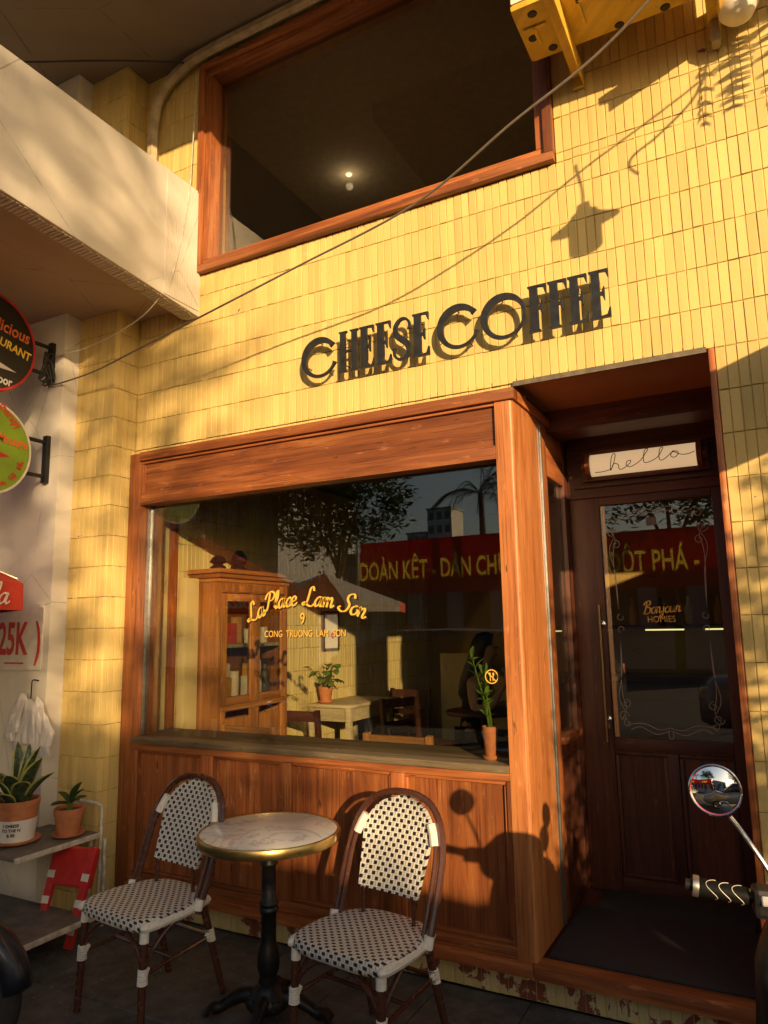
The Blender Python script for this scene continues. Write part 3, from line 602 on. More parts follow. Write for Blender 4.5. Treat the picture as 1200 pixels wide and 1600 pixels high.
P=catmull([(-.25,-.046),(-.20,-.045),(-.155,-.03),(-.135,.035),(-.15,.045),(-.165,-.043),(-.145,-.012),(-.122,-.018),(-.118,-.042),(-.095,-.040),(-.06,-.018),(-.055,-.003),(-.075,-.008),(-.078,-.030),(-.05,-.034),(0.0,-.006),(.035,.048),(.020,.05),(.012,-.016),(.035,-.024),(.085,-.002),(.112,.046),(.098,.048),(.092,-.014),(.115,-.018),(.155,.012),(.172,.018),(.160,.020),(.150,-.004),(.168,-.014),(.188,.002),(.182,.018),(.172,.014),(.20,-.002),(.235,-.004),(.268,.006)],5)
m=MB(); m.tube([(p[0],-.8*math.sqrt(max(rr*rr-p[1]**2,0))-.0015,p[1]) for p in P],.0021,5); m.build('lettering',BLK,hl)
# mat
mt=bx('door_mat',MATD,None,-.968,-.16,.05,.66,.157,.170,.004); tag(mt,'dark ribbed doormat on the entrance floor','doormat')
mt=bx('floor_rug',plain('dark_rug',(.03,.03,.022),.95,0,.3,150,.6),None,-.90,-.20,.672,.955,.157,.168,.004); tag(mt,'small dark mat tight against the cafe door','doormat')
# ============================================================ CHAIRS
def make_chair(label,loc,rz):
    t=thing('bistro_chair',label,'chair',loc,rz,'bistro chairs by the round table')
    SZ=.435
    # seat: superellipse-ish shield
    n=40; ring=[]
    for i in range(n):
        a=2*math.pi*i/n; c,s=math.cos(a),math.sin(a); e=.42
        x=(abs(c)**e)*(1 if c>0 else -1); y=(abs(s)**e)*(1 if s>0 else -1)
        wx=.228 if y<0 else .228-.045*y
        if y>0: x=(abs(c)**(.42+.28*y))*(1 if c>0 else -1)
        ring.append((x*wx,y*.205))
    m=MB(); L=[(.955,-.050),(1.0,-.040),(1.0,-.014),(.975,-.002),(.90,.002),(.5,.000),(.0,-.004)]
    vs=[];fs=[]
    for s,z in L[:-1]: vs+=[(p[0]*s,p[1]*s,SZ+z) for p in ring]
    for k in range(len(L)-2):
        for i in range(n): fs.append((k*n+i,k*n+(i+1)%n,(k+1)*n+(i+1)%n,(k+1)*n+i))
    vs.append((0,0,SZ-.004)); c=len(vs)-1; k=len(L)-2
    fs+=[(k*n+i,k*n+(i+1)%n,c) for i in range(n)]+[tuple(range(n-1,-1,-1))]
    m.add(vs,fs); m.build('seat',WSEAT,t,True,angle=50)
    # white side wraps of seat
    for s in (-1,1):
        m=MB(); m.tube(catmull([(s*.196,-.186,SZ-.027),(s*.214,-.165,SZ-.027),(s*.219,-.05,SZ-.026),(s*.210,.06,SZ-.026),(s*.180,.165,SZ-.026)],4),[.004,.010,.014,.016]+[.0185]*13,8); m.build('seat_edge',WRAP,t,True)
    # hoop
    def yb(z): return .085+(z-.40)*.36
    half=[(.222,.075,.385),(.226,yb(.48),.48),(.228,yb(.60),.60),(.222,yb(.70),.70),(.195,yb(.785),.785),(.145,yb(.845),.845),(.075,yb(.873),.873),(0,yb(.880),.880)]
    path=catmull([(-p[0],p[1],p[2]) for p in half]+[p for p in reversed(half[:-1])],4)
    MB().tube(path,.0145,8).build('hoop',RATT,t,True)
    for s in (-1,1):
        P=catmull([(s*.196,.070,.39),(s*.200,yb(.48)-.008,.48),(s*.203,yb(.60)-.008,.60),(s*.200,yb(.68)-.008,.68),(s*.185,yb(.745)-.006,.745),(s*.165,yb(.78)-.006,.78)],4)
        MB().tube(P,.010,8).build('inner_rail',RATT,t,True)
        MB().tube([(s*.190,yb(.715)-.01,.715),(s*.176,yb(.755)-.01,.755),(s*.160,yb(.785)-.01,.785)],.0175,8).build('binding',WRAP,t,True)
    # back panel
    cols=16; rows=16; vs=[];fs=[]
    def halfw(z):
        a=.140+.028*min(1,(z-.53)/.22)
        if z>.70: a=min(a,.172*math.sqrt(max(0,1-((z-.70)/.166)**2.2)))
        return a
    for side in (0,1):
        for j in range(rows+1):
            z=.530+(.8655-.530)*j/rows; hwid=max(halfw(z),.02)
            for i in range(cols+1):
                u=-1+2*i/cols; vs.append((u*hwid,yb(z)+.012*(1-u*u)*0+(.014 if side else -.004)+.018*(u*u-1)*-1*.6,z))
    N=(rows+1)*(cols+1)
    for j in range(rows):
        for i in range(cols):
            a=j*(cols+1)+i; fs+=[(a,a+1,a+cols+2,a+cols+1),(N+a,N+a+cols+1,N+a+cols+2,N+a+1)]
    bd=[i for i in range(cols+1)]+[j*(cols+1)+cols for j in range(1,rows+1)]+[rows*(cols+1)+i for i in range(cols-1,-1,-1)]+[j*(cols+1) for j in range(rows-1,0,-1)]
    for a,b in zip(bd,bd[1:]+bd[:1]): fs.append((a,N+a,N+b,b))
    MB().add(vs,fs).build('backrest',WBACK,t,True,angle=50)
    for s in (-1,1): MB().tube([(s*.118,yb(.535),.535),(s*.125,.135,.40)],.008,6).build('back_support',RATT,t,True)
    # legs
    for s in (-1,1):
        MB().tube([(s*.196,-.165,SZ-.04),(s*.200,-.172,.22),(s*.208,-.180,.006)],[.0155,.0155,.014],10).build('leg',RATT,t,True)
        MB().tube([(s*.165,.150,SZ-.03),(s*.172,.200,.22),(s*.182,.262,.006)],[.0155,.0155,.014],10).build('leg',RATT,t,True)
        MB().tube([(s*.196,-.165,SZ-.045),(s*.197,-.167,SZ-.085)],.0185,10).build('binding',WRAP,t,True)
        for zz in range(5):
            pass
        wr=MB()
        for q in range(7): 
            z=.205+q*.0085; wr.lathe([(.0165,-.004),(.0215-.0003*q,0),(.0165,.004)],(s*.2005,-.172,z),10)
        wr.tube([(s*.2005,-.172,.225),(s*.195,-.145,.255)],[.017,.010],8); wr.build('binding',WRAP,t,True)
        wr=MB()
        for q in range(6):
            z=.235+q*.009; wr.lathe([(.0165,-.004),(.021,0),(.0165,.004)],(s*(.1715-.0003*q),.197-.002*q,z),10)
        wr.tube([(s*.172,.195,.245),(s*.180,.165,.262)],[.018,.011],8); wr.build('binding',WRAP,t,True)
        MB().tube([(s*.222,.075,.400),(s*.226,.085,.440)],.0195,10).build('binding',WRAP,t,True)
        # side stretcher and curved side brace
        MB().tube([(s*.200,-.170,.235),(s*.172,.196,.255)],.0085,8).build('stretcher',RATT,t,True)
        MB().tube(catmull([(s*.199,-.168,.245),(s*.198,-.12,.32),(s*.196,-.04,.375),(s*.190,.06,.385)],4),.0085,8).build('brace',RATT,t,True)
        MB().tube(catmull([(s*.199,-.172,.250),(s*.160,-.170,.315),(s*.09,-.168,.365),(s*.0,-.167,.382)],4),.0085,8).build('brace',RATT,t,True)
    MB().tube([(-.19,-.02,.246),(.19,-.02,.246)],.0085,8).build('stretcher',RATT,t,True)
    MB().tube([(-.17,.200,.250),(.17,.200,.250)],.0085,8).build('stretcher',RATT,t,True)
    return t
make_chair('black and white woven bistro chair beside the potted plant rack',(-2.45,-.755,0),R(-7))
make_chair('black and white woven bistro chair right of the round table',(-1.44,-.665,0),R(-9))
# ============================================================ TABLE
tb=thing('bistro_table','round white marble bistro table with brass rim and black iron base','table',(-1.936,-.600,0),R(20))
MB().lathe([(.283,.690),(.283,.7185),(.279,.7205),(0,.7205)],n=64).build('table_top',MARB,tb,True)
MB().lathe([(.280,.684),(.2925,.684),(.2945,.688),(.2945,.719),(.2925,.722),(.2835,.722),(.2835,.700),(.280,.700),(.280,.684)],n=64).build('brass_rim',BRASS,tb,True)
MB().lathe([(.03,.10),(.034,.13),(.040,.15),(.034,.165),(.040,.18),(.046,.20),(.044,.24),(.036,.275),(.031,.29),(.031,.40),(.038,.405),(.040,.415),(.034,.425),(.040,.435),(.038,.445),(.030,.45),(.029,.58),(.034,.585),(.036,.593),(.030,.60),(.028,.66),(.05,.675),(.09,.684)],n=24).build('column',CASTI,tb,True,angle=60)
MB().lathe([(.075,.045),(.088,.06),(.086,.085),(.070,.105),(.062,.112),(.058,.120),(.045,.135),(.036,.14)],n=24).build('base_hub',CASTI,tb,True,angle=60)
fl=MB()
for i in range(18): a=R(20*i); fl.tube([(.085*math.cos(a),.085*math.sin(a),.064),(.078*math.cos(a),.078*math.sin(a),.098)],[.006,.004],5)
fl.build('hub_fluting',CASTI,tb,True)
foot=MB(); foot.tube(catmull([(.05,0,.085),(.10,0,.085),(.15,0,.062),(.195,0,.038),(.235,0,.030)],5),[.030,.030,.029,.028,.027,.026,.025,.024,.023,.022,.021,.020,.019,.019,.020,.021,.023,.024,.024,.022,.015][:21],10)
for k in (-1,0,1): foot.tube(catmull([(.215,k*.014,.040),(.240,k*.020,.034),(.258,k*.022,.012)],4),[.012]*9,6)
foot.tube(catmull([(.07,0,.112),(.12,0,.106),(.17,0,.075),(.20,0,.055)],4),.008,6)
f0=foot.build('leg',CASTI,tb,True,angle=60)
for k in range(1,4):
    c=f0.copy(); COL.objects.link(c); c.parent=tb; c.rotation_euler=(0,0,R(90*k))
# ============================================================ POTS AND PLANTS
def pot(t,r0,r1,h,z,mat,lip=.02,saucer=True,soil=True):
    MB().lathe([(r0*.9,z),(r0,z+.003),(r1*.94,z+h-lip),(r1,z+h-lip+.001),(r1*1.02,z+h-.002),(r1*.98,z+h),(r1*.9,z+h-.004),(r1*.88,z+h-.03)],n=28).build('pot',mat,t,True,angle=35)
    if saucer: MB().lathe([(r0*1.1,z-.012),(r0*1.42,z-.002),(r0*1.46,z+.008),(r0*1.38,z+.008),(r0*1.05,z-.001),(0,z-.001)],n=28).build('saucer',mat,t,True)
    if soil: MB().lathe([(r1*.89,z+h-.016),(r1*.5,z+h-.010),(0,z+h-.012)],n=20).build('soil',SOIL,t)
def blade(mb,base,tip,wd,curl=.3,n=8,up_=Vector((0,0,1)),edges=None,droop=0):
    b=Vector(base);t=Vector(tip); ax=(t-b); L=ax.length; d=ax.normalized(); s=d.cross(up_)
    if s.length<.2: s=d.cross(Vector((random.uniform(-1,1),random.uniform(-1,1),0)))
    s.normalize(); nn=s.cross(d); vs=[];fs=[]
    for i in range(n+1):
        q=i/n; w_=wd*(math.sin(math.pi*min(1,q*.86+.12))**.8) if i<n else 0.0005
        c=b+ax*q+nn*(droop*L*math.sin(math.pi*q)) 
        for k in (-1,-.5,0,.5,1): vs.append(c+s*(k*w_/2)+nn*(abs(k)*w_*curl*.5))
    for i in range(n):
        for k in range(4): fs.append((i*5+k,i*5+k+1,i*5+5+k+1,i*5+5+k))
    if edges is not None:
        edges+= [1,.5,0,.5,1]*(n+1)
    mb.add(vs,fs)
def edge_attr(o,ed):
    at=o.data.attributes.new('edge','FLOAT','POINT'); at.data.foreach_set('value',ed)
def thick(o,t=.002):
    md=o.modifiers.new('solid','SOLIDIFY'); md.thickness=t; return o
# snake plant on the rack (rack top z .455)
RZ=.462
sp_=thing('snake_plant','snake plant in a terracotta pot with white painted lettered lower half','potted plant',(-3.63,-.545,RZ))
pot(sp_,.083,.108,.205,.014,TERRA,.035)
MB().lathe([(.0838,.0155),(.0868,.016),(.1015,.125),(.0985,.125),(.0838,.0155)],n=32).build('white_band',WPOT,sp_,True)
for i,(tx,zz) in enumerate((('I CHEESE',.096),('TO THE N',.072),('& BE',.048))):
    rad=.0868+(zz-.016)/.109*.0147+.0016; a0=R(-52)
    me_=text_mesh(tx,.021,.0004,'CENTER',.95,.0006)
    for v in me_.vertices:
        th=a0+v.co.x/rad; zl=zz+v.co.y; r_=rad+(v.co.y)*.135+v.co.z; v.co=(r_*math.cos(th),r_*math.sin(th),zl)
    me_.materials.clear(); me_.materials.append(BLK); o=bpy.data.objects.new('lettering',me_); COL.objects.link(o); o.parent=sp_
for (bx_,by_,tx,ty,tz,wd) in [(-.03,.02,-.10,.05,.50,.055),(0,.03,-.01,.06,.49,.05),(.03,.02,.10,.04,.49,.06),(.04,0,.17,.0,.44,.068),(.05,-.02,.13,-.08,.33,.075),(-.04,-.02,-.16,-.06,.36,.07),(-.01,-.04,-.06,-.12,.34,.075),(.0,-.03,.05,-.11,.36,.08),(.03,-.05,.02,-.15,.27,.06),(-.05,-.04,-.14,-.14,.29,.055),(.05,.01,.20,.06,.36,.06)]:
    m=MB();ed=[]; blade(m,(bx_,by_,.20),(tx,ty,tz),wd*1.4,.5,9,edges=ed,droop=.06); o=m.build('leaf',SANS,sp_,True,angle=80)
    edge_attr(o,ed); thick(o,.003)
p2=thing('small_potted_plant','small leafy plant in a plain terracotta pot on a saucer on the rack','potted plant',(-3.475,-.345,RZ))
pot(p2,.058,.078,.135,.012,TERRA,.038)
m=MB(); m.tube([(0,0,.13),(.003,.0,.175),(.0,.004,.205)],[.014,.013,.009],8); m.build('stem',LEAF,p2,True)
for (tx,ty,tz,wd) in [(.10,-.01,.29,.045),(.075,.03,.245,.042),(.11,-.03,.20,.040),(-.075,-.02,.225,.05),(-.09,-.04,.155,.045),(-.03,-.10,.175,.045),(.03,.09,.19,.045)]:
    m=MB(); blade(m,(tx*.12,ty*.12,.165+.15*(tz-.155)),(tx,ty,tz),wd,.45,7,droop=.05); thick(m.build('leaf',LEAFD,p2,True,angle=80),.002)
def zz_plant(name,label,loc,stems,r0,r1,h,leafmat,sc_=1.0,lw=.035):
    t=thing(name,label,'potted plant',loc); pot(t,r0,r1,h,.012,TERRA,.03)
    for st in stems:
        P=catmull(st,5); MB().tube(P,[.006*sc_*(1-.6*i/len(P)) for i in range(len(P))],6).build('stem',leafmat,t,True)
        n=len(P)
        for i in range(int(n*.38),n,2):
            p=Vector(P[i]); a=random.uniform(0,6.28)
            for q in (0,math.pi):
                d=Vector((math.cos(a+q)*.8,math.sin(a+q)*.8,random.uniform(.2,.8)))*random.uniform(.05,.075)*sc_
                m=MB(); blade(m,p,p+d,lw*sc_,.35,5,droop=.08); m.build('leaf',leafmat,t,True,angle=80)
        p=Vector(P[-1]); m=MB(); blade(m,p,p+Vector((.01,0,.06))*sc_,lw*sc_,.3,5); m.build('leaf',leafmat,t,True)
    return t
random.seed(11)
zz_plant('sill_plant','slim green plant in a tall terracotta pot at the right end of the window counter',(-1.20,.085,.940),[[(0,0,.12),(-.02,0,.25),(-.05,.0,.36),(-.075,0,.455)],[(.01,0,.12),(.0,0,.22),(-.02,.01,.32),(-.02,.01,.38)],[(.0,.01,.12),(-.01,0,.2),(-.005,-.01,.28)]],.026,.036,.135,LEAFB,.95,.034)
# ============================================================ RACK
rk=thing('plant_rack','worn metal rack with grey shelves holding potted plants','rack')
bx('shelf',SHELFM,rk,-4.25,-3.375,-.73,-.215,.440,.458,.004); bx('shelf',SHELFM,rk,-4.25,-3.14,-.85,-.45,.128,.146,.004)
for nm,b in (('shelf_trim',(-3.3745,-3.366,-.735,-.21,.434,.461)),('shelf_trim',(-3.139,-3.131,-.855,-.445,.122,.149))): bx(nm,WMET,rk,*b,.002)
MB().tube(catmull([(-3.372,-.215,0),(-3.372,-.215,.40),(-3.372,-.215,.575),(-3.385,-.218,.600),(-3.42,-.222,.610),(-3.52,-.225,.612),(-3.55,-.225,.60),(-3.555,-.225,.45)],5),.0085,8).build('back_rail',WMET,rk,True)
for x in (-3.31,-3.42): MB().tube([(x,-.24,.44),(x,-.24,.0)],.009,8).build('post',WMET,rk,True)
for x in (-3.175,): MB().tube([(x,-.47,.13),(x,-.47,.0)],.009,8).build('post',WMET,rk,True)
bx('front_post',WMET,rk,-3.545,-3.50,-.785,-.755,0,.93,.004)
rf=thing('folded_red_stool','red folded metal stool with reflective strips leaning behind the rack','stool',(-3.36,-.31,0),R(8))
for s in (-1,1):
    MB().box(-.022,.022,-.012,.012,0,.46,Matrix.Translation((s*.10,-.22,0))@Matrix.Rotation(R(-18),4,'X')@Matrix.Rotation(R(s*2),4,'Y')).build('leg',REDP,rf,bevel=.003)
    for z in (.06,.18,.30): MB().box(-.023,.023,-.014,-.0125,z,z+.035,Matrix.Translation((s*.10,-.22,0))@Matrix.Rotation(R(-18),4,'X')@Matrix.Rotation(R(s*2),4,'Y')).build('reflective_strip',WPL,rf)
MB().box(-.13,.13,-.030,.02,.26,.45,Matrix.Translation((0,-.20,0))@Matrix.Rotation(R(-18),4,'X')).build('seat',REDP,rf,bevel=.012)
# ============================================================ BAGS, PRICE SIGN, ROUND SIGNS, UMBRELLA
bg_=thing('hanging_bags','bundle of white plastic bags hanging from a wall hook','bags',(-3.86,-.30,1.19))
MB().tube(catmull([(-.0,.01,.08),(.0,-.03,.085),(.0,-.035,.05),(.0,-.035,-.02)],4),.004,6).build('hook',BLACKM,bg_,True)
for i in range(9):
    x=-.18+.045*i+random.uniform(-.012,.012); m=MB(); n=24; rows=12; vs=[];fs=[]; ln=.22+random.uniform(-.09,.08); ph=random.uniform(0,6); zt=random.uniform(-.07,.01); le=random.uniform(-.04,.04)
    for j in range(rows+1):
        q=j/rows; z=zt-ln*q+.02*math.sin(ph*3)*q; wd=.012+.034*math.sin(min(1,q*1.5)*math.pi*.5)-.008*q+.01*math.sin(ph+q*7); cx=x*(.62+.38*min(1,q*1.6))+le*q
        for k in range(n):
            a=2*math.pi*k/n; rr_=wd*(1+.30*math.sin(3*a+ph+q*4)+.14*math.sin(7*a+ph*2-q*6)); vs.append((cx+rr_*math.cos(a),-.035+.5*rr_*math.sin(a)-.008*(i%3),z))
    for j in range(rows):
        for k in range(n): fs.append((j*n+k,j*n+(k+1)%n,j*n+n+(k+1)%n,j*n+n+k))
    fs.append(tuple(range(rows*n,rows*n+n))); fs.append(tuple(range(n)))
    MB().add(vs,fs).build('bag',BAGM,bg_,True,angle=60)
pr_=thing('price_sign','white wall sign with red price reading 25K','sign',(-4.05,-.292,1.55))
bx('board',WPL,pr_,-.75,.215,-.012,0,-.22,.16,.003)
text_obj('lettering','25K',.27,REDPR,pr_,XZ((-.055,-.0135,-.125)),.001,sx=.62,bold=.006)
text_obj('lettering',')',.27,REDPR,pr_,XZ((.185,-.0135,-.125)),.001,sx=.62,bold=.006)
bx('underline',REDPR,pr_,-.12,.06,-.0145,-.0125,-.185,-.175)
PSX=(0,1,0)
def round_sign(name,label,X,yc,zc,r,face,rim,texts,arrow):
    t=thing(name,label,'sign',(X,yc,zc))
    Mx=Matrix.Rotation(R(90),3,'Y')
    MB().lathe([(0,-.022),(r,-.022),(r,.022),(0,.022)],n=48,M=Mx).build('panel',face,t,True,angle=30)
    MB().lathe([(r*.955,.0225),(r*.955,.0245),(r*1.0,.0245),(r*1.012,.018),(r*1.012,-.022),(r*1.0,-.024)],n=48,M=Mx,cap=False).build('rim',rim,t,True,angle=30)
    for (s,sz,mt,y,z,sx,rot,al) in texts:
        text_obj('lettering',s,sz,mt,t,frame((.0245,y,z),(0,math.cos(R(rot)),math.sin(R(rot))),(0,-math.sin(R(rot)),math.cos(R(rot)))),.0006,sx=sx,bold=.0015,align=al)
    if arrow: MB().prism(arrow[1],(.0235,0,0),(0,1,0),za,(.0015,0,0)).build('arrow',arrow[0],t)
    return t
BKF=plain('black_sign_face',(.02,.018,.017),.35,0,.2,10,0); GRF=plain('green_sign_face',(.22,.36,.02),.4,0,.12,8,0)
SX=-3.887
s1=round_sign('round_sign','round black sign with orange, yellow and white restaurant lettering',SX,-.735,3.235,.300,BKF,REDP,[('Delicious',.105,ORPR,.25,.05,.80,-9,'RIGHT'),('RESTAURANT',.072,YLPR,.262,-.055,.86,-13,'RIGHT'),('Floor',.075,WPR,.155,-.245,.8,-4,'RIGHT')],(WPR,[(-.12,-.06),(.18,-.15),(-.12,-.15)]))
s2=round_sign('round_sign','round lime green massage sign with red arrow below the black sign',SX,-.700,2.605,.275,GRF,WPL,[('therapy',.07,REDPR,.175,.135,.8,-42,'RIGHT'),('Massage',.080,ORPR,.245,.030,.72,-4,'RIGHT'),('Den,',.042,REDPR,.100,-.212,.8,28,'CENTER'),('Gội',.042,REDPR,.172,-.160,.8,48,'CENTER'),('Đầu',.042,REDPR,.222,-.080,.8,70,'CENTER')],(REDP,[(-.05,.015),(.14,-.035),(-.05,-.085)]))
def bracket(t,ys,zc,h):
    bx('bracket_plate',BLACKM,t,-.02,.02,ys,ys+.03,-h/2,h/2,.004)
    for z in (h*.36,-h*.36): MB().tube([(0,ys+.01,z),(0,.15,z)],.013,8).build('bracket_arm',BLACKM,t,True)
bracket(s1,.735-.322,0,.25); bracket(s2,.700-.322,0,.30)
tg=MB(); random.seed(5)
for i in range(7):
    P=[(-3.86+random.uniform(-.03,.03),-.33+random.uniform(-.06,.02),3.08+random.uniform(-.02,.2)) for _ in range(5)]; tg.tube(catmull(P,5),.005,5)
tag(tg.build('cable_tangle',CABLED,None,True),'tangle of dark cables by the black sign bracket','cables')
um=thing('red_umbrella','red fabric umbrella corner with white lettering at the left edge','umbrella',(-4.20,-1.37,1.79))
# eight-sided canopy with valance
cz=.55; cr=1.0; vsu=[(0,0,cz)];fsu=[]
angs=[R(45+45*i) for i in range(8)]
for a in angs: vsu.append((cr*math.cos(a),cr*math.sin(a),.02))
for a in angs: vsu.append((cr*1.005*math.cos(a),cr*1.005*math.sin(a),-.125))
for i in range(8): j=(i+1)%8; fsu+=[(0,1+i,1+j),(1+i,9+i,9+j,1+j)]
thick(MB().add(vsu,fsu).build('canopy',REDF,um),.004)
MB().tube([(0,0,-1.85),(0,0,.56)],.022,10).build('pole',WPL,um,True)
for a in angs: MB().tube([(0,0,.48),(cr*.97*math.cos(a),cr*.97*math.sin(a),.045)],.007,6).build('rib',GREYM,um,True)
um.scale=(.98,.98,.98)
pA=Vector((math.cos(angs[0]),math.sin(angs[0]),0)); pC=Vector((math.cos(angs[7]),math.sin(angs[7]),0)); du=(pA-pC); dn=Vector((du.y,-du.x,0)).normalized(); 
SC['C']=([[(.60,.82),(.48,1.0),(.22,.86),(.08,.45),(.16,.06),(.42,.0),(.62,.18)]],.62); SC['-']=([[(.0,.3),(.3,.32)]],.35)
script('Cola',.11,(pC+du*.38+Vector((0,0,-.095))+dn*.010),du.normalized(),za,dn*.002,.14,span=.33).build('lettering',WPR,um)
# ============================================================ CABLES AND PIPE ON THE FACADE
def wire(name,label,P,r,mat=CABLE,n=8):
    return tag(MB().tube(catmull(P,n),r,6).build(name,mat,None,True),label,'cable')
wire('overhead_cable','thick grey cable running diagonally across the yellow facade',[(-3.88,-.315,3.085),(-3.78,-.31,3.08),(-3.45,-.33,3.09),(-3.05,-.38,3.125),(-2.5,-.42,3.20),(-1.9,-.46,3.285),(-1.23,-.52,3.375),(-.75,-.62,3.52),(-.36,-.66,3.67),(.12,-.80,3.90),(.8,-1.0,4.2),(2.2,-1.4,4.9)],.0052)
wire('thin_wire','thin white wire dropping from the balcony corner to the black sign',[(-3.86,-.30,3.27),(-3.6,-.30,3.27),(-3.35,-.29,3.31),(-3.12,-.285,3.38),(-2.99,-.28,3.47),(-2.936,-.26,3.55),(-2.937,-.18,3.85),(-2.938,-.12,4.20),(-2.98,-.06,4.5),(-2.985,-.03,5.1)],.0035,WMET)
wire('dark_wire','dark wire strung under the grey overhang at the upper left',[(-4.6,-1.1,5.10),(-4.0,-.7,5.12),(-3.4,-.35,5.14),(-3.05,-.08,5.18)],.006,CABLED)
pi=wire('drain_pipe','beige painted pipe curving up the wall under the grey overhang',[(-3.34,-.05,4.25),(-3.335,-.05,4.65),(-3.325,-.05,4.90),(-3.27,-.05,5.06),(-3.12,-.05,5.16),(-2.9,-.05,5.205),(-2.2,-.05,5.21),(.8,-.05,5.21)],.036,PIPE); pi['category']='pipe'
# ============================================================ AIR CONDITIONER
ac=thing('air_conditioner','rusty yellow-painted air conditioner on wall brackets above the sign','air conditioner',(-.35,-.315,4.15))
bx('casing',YMET,ac,-.425,.425,-.165,.165,.0,.56,.02)
bx('front_face',WPL,ac,-.415,.415,-.170,-.166,.03,.545)
for k in range(10): bx('front_slat',WPL,ac,-.38,.12,-.176,-.1705,.07+.045*k,.085+.045*k)
for x,y in ((-.375,.02),(-.31,.115),(-.02,.135),(.17,.135),(.36,.12),(-.34,-.11)): MB().lathe([(0,-.004),(.016,-.004),(.021,0.0),(.021,.001)],(x,y,0),16).build('drain_hole',BLK,ac)
for (x0_,x1_,y0_,y1_) in ((-.40,-.30,-.05,-.035),(-.36,-.345,-.05,.06),(-.16,.05,-.09,-.075),(-.16,-.145,-.09,.05),(.035,.05,-.09,.05),(.10,.30,-.06,-.045),(.10,.115,-.06,.06),(.285,.30,-.06,.06)): bx('rib',YMET,ac,x0_,x1_,y0_,y1_,-.010,.002,.003)
for x in (-.245,.345):
    bx('bracket_arm',YMET,ac,x-.022,x+.022,-.24,.312,-.046,-.004,.003); bx('bracket_flange',YMET,ac,x+.022,x+.028,-.24,.312,-.09,-.004); bx('bracket_plate',YMET,ac,x-.024,x+.030,.300,.314,-.10,-.003,.003)
lp=thing('bulkhead_lamp','white domed plastic lamp on the wall at the top right corner','lamp',(.095,-.125,4.10))
MB().lathe([(.0,-.092),(.040,-.088),(.066,-.064),(.080,-.015),(.084,.07),(.08,.12)],n=28,M=Matrix.Rotation(R(12),3,'Y')).build('globe',WPL,lp,True)
bx('holder',PIPE,lp,-.115,-.075,.06,.122,-.10,.02,.01); MB().tube([(-.09,.09,0),(-.05,.05,.08),(0,0,.11)],.02,8).build('arm',GREYM,lp,True)
# hanging lantern and fern just outside the frame, their shadows fall on the wall
ln=thing('hanging_lantern','hanging lantern with brimmed shade on the overhead cable','lantern',(.20,-.93,3.63))
MB().lathe([(.0,.135),(.022,.13),(.025,.10),(.045,.085),(.052,.065),(.120,.025),(.122,.018),(.058,.04),(.058,-.10),(.045,-.115),(0,-.118)],n=24).build('shade',BLACKM,ln,True)
MB().tube(catmull([(0,0,.13),(.0,0,.2),(-.01,0,.26),(-.03,.01,.31),(-.03,.01,.33)],4),.006,6).build('hook',BLACKM,ln,True)
wire('loose_cable','loose cable end hanging beside the air conditioner',[(.74,-.85,4.45),(.707,-.85,4.26),(.64,-.85,4.09),(.48,-.85,3.96),(.37,-.85,3.90),(.345,-.85,3.85),(.38,-.85,3.80)],.006,CABLED)
fn=thing('hanging_fern','fern with drooping fronds in a hanging pot','fern',(.50,-.38,4.22))
MB().lathe([(.0,-.02),(.07,-.02),(.10,.10),(.095,.10),(.06,-.0),(0,.0)],n=20).build('pot',TERRA,fn,True)
MB().tube([(0,0,.1),(0,0,1.05)],.004,5).build('hanger',BLACKM,fn)
random.seed(3)
for k in range(9):
    a=R(40*k+random.uniform(-10,10)); L=random.uniform(.30,.42); m=MB(); P=catmull([(0,0,.10),(.10*math.cos(a),.10*math.sin(a),.14),(.17*math.cos(a),.17*math.sin(a),-.02),(.20*math.cos(a),.20*math.sin(a),-L)],6); m.tube(P,.0025,4)
    for i in range(5,len(P)):
        p=Vector(P[i]); tg_=(Vector(P[min(i+1,len(P)-1)])-Vector(P[i-1])).normalized(); sd=tg_.cross(Vector((math.cos(a),math.sin(a),.3))).normalized(); l=.065*math.sin(math.pi*(i-3)/(len(P)-2))+.015
        for s in (-1,1):
            for h in (0,.5): 
                b=p+tg_*.009*h*2; e=b+sd*s*l+tg_*.012; wv=tg_*.0065; m.add([b-wv,b+wv,e+wv*.3,e-wv*.3],[(0,1,2,3)])
    m.build('frond',LEAFD,fn)
rs=thing('projecting_sign','plain projecting box sign further right on the facade','sign',(.72,-.70,2.655))
bx('panel',WPL,rs,-.03,.03,-.45,.45,-.205,.205,.008); bx('bracket_arm',BLACKM,rs,-.012,.012,.45,.70,.08,.10); bx('bracket_arm',BLACKM,rs,-.012,.012,.45,.70,-.10,-.08)
# ============================================================ INSIDE THE CAFE
cb=thing('display_cabinet','honey-coloured wooden display cabinet with two glass doors inside the window','cabinet')
X0,X1,Y0,Y1=-3.44,-3.20,.52,1.28
bx('back',CABZ,cb,X0,X0+.02,Y0,Y1,.16,1.86); bx('side',CABZ,cb,X0+.021,X1,Y0,Y0+.03,.16,1.86,.004); bx('side',CABZ,cb,X0+.021,X1,Y1-.03,Y1,.16,1.86,.004)
for i,(e,z0,z1) in enumerate(((.012,1.86,1.885),(.030,1.886,1.915),(.048,1.916,1.945))): bx('crown',CABX,cb,X0,X1+e,Y0-e,Y1+e,z0,z1,.005)
bx('frieze',CABX,cb,X1-.02,X1+.006,Y0+.031,Y1-.031,1.79,1.859,.003)
for k in range(9): bx('frieze_block',CABX,cb,X1+.006,X1+.012,Y0+.05+k*.075,Y0+.10+k*.075,1.80,1.85,.002)
